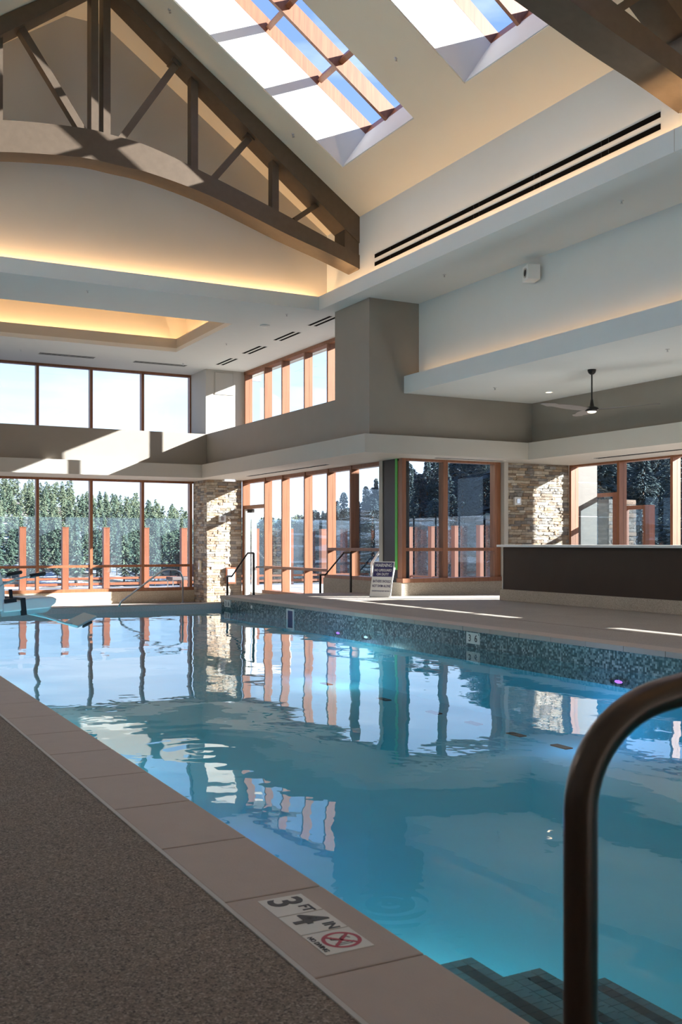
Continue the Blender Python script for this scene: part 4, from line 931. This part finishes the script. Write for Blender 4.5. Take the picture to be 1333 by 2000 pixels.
# ------------------------------------------------------------------ hills and pines
CX0, FP = 666.5, 1990.
def az_of(px): return radians(28.08) + math.atan((px - CX0) / FP)
KEY = [(-2500, 120), (-900, 120), (-300, 105), (0, 92), (80, 80), (210, 56), (290, 40), (375, 14), (480, -2), (560, -4), (640, 6), (700, 25), (780, 45), (850, 75), (920, 130), (1000, 190), (1333, 240), (1900, 240), (3000, 150), (6000, 60)]
def ground_px(px):
    for (a, ea), (b2, eb) in zip(KEY[:-1], KEY[1:]):
        if a <= px <= b2: return ea + (eb - ea) * (px - a) / (b2 - a)
    return KEY[0][1] if px < KEY[0][0] else KEY[-1][1]
def far_r(px): return 430 if px < 560 else (430 - (px - 560) / 240 * 250 if px < 800 else 180)
def near_r(px): return 230 if px < 440 else (230 - (px - 440) / 120 * 80) if px < 560 else (150 - (px - 560) / 240 * 104 if px < 800 else 46)
def terr(az, r):
    px = CX0 + FP * math.tan(max(-1.2, min(1.25, az - radians(28.08))))
    r0, r1 = near_r(px), far_r(px)
    c_ = max(.25, cos(az - radians(28.08)))
    zt = ground_px(px) / FP * r1 * c_ + 1.1
    z0 = -8.5 if px < 440 else (-7.5 if px < 700 else -3.5)
    t_ = (r - r0) / (r1 - r0)
    if t_ <= 0: return z0 - min(2, (r0 - r) * .03) + 0
    if t_ >= 1: return zt - (t_ - 1) * 25
    return z0 + (zt - z0) * (t_ * .75 + .25 * t_ * t_) + 1.6 * sin(az * 40 + r * .03) * sin(r * .045) * min(1, t_ * 4) * (1 - t_)
NA, NR = 130, 26
azs = [radians(-48) + radians(150) * i / NA for i in range(NA + 1)]
I0 = next(i for i, az in enumerate(azs) if az > az_of(440))
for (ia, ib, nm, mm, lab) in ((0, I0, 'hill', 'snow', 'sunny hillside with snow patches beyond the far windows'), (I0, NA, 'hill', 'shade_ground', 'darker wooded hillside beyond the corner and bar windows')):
    b = MB()
    for az in azs[ia:ib + 1]:
        px = CX0 + FP * math.tan(max(-1.2, min(1.25, az - radians(28.08))))
        r0, r1 = near_r(px), far_r(px)
        for j in range(NR + 1):
            r = 30 + (r0 - 30) * j / 4 if j < 4 else r0 + (r1 * 1.15 - r0) * (j - 4) / (NR - 4)
            b.v.append((r * sin(az), r * cos(az), terr(az, r)))
    for i in range(ib - ia):
        for j in range(NR):
            a = i * (NR + 1) + j; b.f.append((a, a + 1, a + NR + 2, a + NR + 1)); b.mi.append(0)
    tag(b.build(nm, M[mm], smooth=True), lab, 'hill', kind='structure')
b = MB(); b.quad((-900, -900, -12), (900, -900, -12), (900, 900, -12), (-900, 900, -12)); tag(b.build('terrain', M['snow']), 'wide valley floor below the building', 'ground', kind='structure')
def pine_mesh(seed, H=10., rad=2.0, n=260, leaf=1.0):
    rr = random.Random(seed); b = MB()
    for i in range(n):
        t_ = rr.random() ** .85; z = H * (.2 + .8 * t_)
        env = rad * .9 * (1 - t_) ** .55 * (.72 + .28 * sin(t_ * 23 + seed)) * min(1, .55 + t_ * 2.2) + .12
        a = rr.uniform(0, 2 * pi); d = env * (rr.random() ** .45); s = .42 * (1.15 - .6 * t_) * rr.uniform(.7, 1.3)
        c = Vector((d * cos(a), d * sin(a), z - .12 * d)); s *= leaf
        o1 = Vector((cos(a), sin(a), -.25)) * s * 1.3; o2 = Vector((-sin(a), cos(a), rr.uniform(-.3, .3))) * s * .8; o3 = Vector((0, 0, s * .55))
        k0 = len(b.v); b.v += [tuple(c + o1), tuple(c - o1 * .6 + o2), tuple(c - o1 * .6 - o2), tuple(c + o3 - o1 * .1)]
        b.f += [(k0, k0 + 1, k0 + 3), (k0 + 1, k0 + 2, k0 + 3), (k0 + 2, k0, k0 + 3), (k0, k0 + 2, k0 + 1)]; b.mi += [0] * 4
    return b
tb_ = MB(); tb_.tube([(0, 0, -1), (0, 0, 4), (0, 0, 9)], [.2, .15, .04], 6); o = tb_.build('trunk', M['trunk']); TRK = o.data; bpy.data.objects.remove(o)
def fol(seed, rad, n, leaf, m):
    o = pine_mesh(seed, rad=rad, n=n, leaf=leaf).build('foliage', M[m]); me = o.data; bpy.data.objects.remove(o); return me
RADS = (2.3, 1.9, 2.7, 2.1, 2.5, 1.7)
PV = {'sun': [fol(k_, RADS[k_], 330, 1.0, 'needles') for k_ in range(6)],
      'dark': [fol(10 + k_, RADS[k_], 2600, .35, 'needlesshaded') for k_ in range(6)],
      'near': [fol(20 + k_, RADS[k_] * .95, 3200, .32, 'needlesshaded') for k_ in range(4)]}
rt = random.Random(11); cand = []
def fill(pa, pb, n, mind, h0, h1, near=1.0):
    got = 0
    for _ in range(n * 12):
        if got >= n: break
        px = rt.uniform(pa, pb); az = az_of(px)
        r0, r1 = near_r(px) * near, far_r(px) * (1 if near == 1 else .62); r = math.sqrt(rt.uniform(r0 ** 2, (r1 * 1.03) ** 2))
        x, y = r * sin(az), r * cos(az)
        if any((x - q[0]) ** 2 + (y - q[1]) ** 2 < mind ** 2 for q in cand): continue
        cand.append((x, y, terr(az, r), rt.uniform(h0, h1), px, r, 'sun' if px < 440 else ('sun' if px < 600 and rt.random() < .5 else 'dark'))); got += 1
fill(-260, 440, 900, 5.0, 7, 12); fill(440, 660, 420, 4.0, 8, 12); fill(500, 740, 420, 4.2, 5, 8, .55); fill(660, 900, 320, 3.2, 5, 9); fill(900, 1480, 560, 3.2, 7, 12)
for (px, r, topy) in ((672, 95, 962), (688, 110, 985), (585, 150, 1025), (622, 120, 1000), (715, 80, 950), (735, 75, 935), (752, 84, 930), (800, 60, 905), (835, 62, 890), (905, 58, 880), (948, 60, 870)):
    az = az_of(px); z0 = terr(az, r) - .3; d_ = r * cos(az - radians(28.08)); top = 1.13 + (1060 - topy) / FP * d_
    cand.append((r * sin(az), r * cos(az), z0, top - z0, px, r - 1000, 'near'))
cand.sort(key=lambda q: q[5] / q[3] if q[5] > 0 else -1)
def name_(q):
    px, r = q[4], q[5]
    if q[6] == 'near': return 'tall feathery pine standing out above the others, seen ' + ('left of' if px < 760 else 'right of') + ' the corner column', 'tall pines near the terrace'
    if px < 440:
        pane = 'first' if px < 70 else ('second' if px < 178 else ('third' if px < 278 else 'fourth'))
        return 'pine %s the snowy sunlit hill, behind the %s far pane' % ('low on' if r < 290 else ('midway up' if r < 350 else 'high on'), pane), 'pines on the sunlit hill'
    if px < 650: return 'distant pine in the valley seen behind the panes beside the open door, ' + ('near side' if r < 260 else 'far side'), 'pines in the valley'
    where = 'the last panes left of the corner column' if px < 760 else ('the left pane by the warning sign' if px < 878 else ('the right pane by the warning sign' if px < 1000 else ('the first pane behind the bar' if px < 1215 else 'the second pane behind the bar')))
    return 'dark pine %s the shaded slope, behind %s' % ('low on' if r < 80 else 'higher on', where), 'pines on the shaded slope'
seen_ = lambda px: -20 < px < 385 or 500 < px < 985 or 1165 < px < 1340
quota = {'a': 130, 'b': 40, 'c': 110}; ind = []
for q in cand:
    if not seen_(q[4]): continue
    if q[6] == 'near': ind.append(q); continue
    z_ = 'a' if q[4] < 440 else ('b' if q[4] < 650 else 'c')
    if quota[z_] > 0: quota[z_] -= 1; ind.append(q)
ids = set(id(q) for q in ind)
for q in ind:
    L_ = PV[q[6]]; lab, grp = name_(q); s_ = q[3] / 10.
    e = empty('pine_tree', lab, 'tree', (q[0], q[1], q[2]), group=grp); e.scale = (s_ * (.62 if q[6] == 'near' else 1), s_ * (.62 if q[6] == 'near' else 1), s_); e.rotation_euler = (0, 0, rt.uniform(0, 6.28))
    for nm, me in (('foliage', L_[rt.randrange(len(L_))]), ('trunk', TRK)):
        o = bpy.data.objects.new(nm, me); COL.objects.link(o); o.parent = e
sm_ = [pine_mesh(50 + i, n=200, rad=2.4, leaf=1.15) for i in range(4)]
bs = {'sun': MB(), 'dark': MB()}
for q in cand:
    if id(q) in ids: continue
    b = bs[q[6]]
    s_ = q[3] / 10.; src = sm_[rt.randrange(4)]; a = rt.uniform(0, 6.28); ca, sa = cos(a) * s_, sin(a) * s_; k0 = len(b.v)
    b.v += [(q[0] + ca * v[0] - sa * v[1], q[1] + sa * v[0] + ca * v[1], q[2] + s_ * v[2]) for v in src.v]
    b.f += [tuple(k0 + i for i in f) for f in src.f]
for kk, mm, lab in (('sun', 'needles', 'rest of the pine forest on the sunlit hill'), ('dark', 'needlesshaded', 'rest of the dark pine forest on the shaded slope')):
    b = bs[kk]; me = bpy.data.meshes.new('pine_forest'); me.from_pydata(b.v, [], b.f); me.materials.append(M[mm])
    o = bpy.data.objects.new('pine_forest', me); COL.objects.link(o); tag(o, lab, 'forest', kind='stuff')
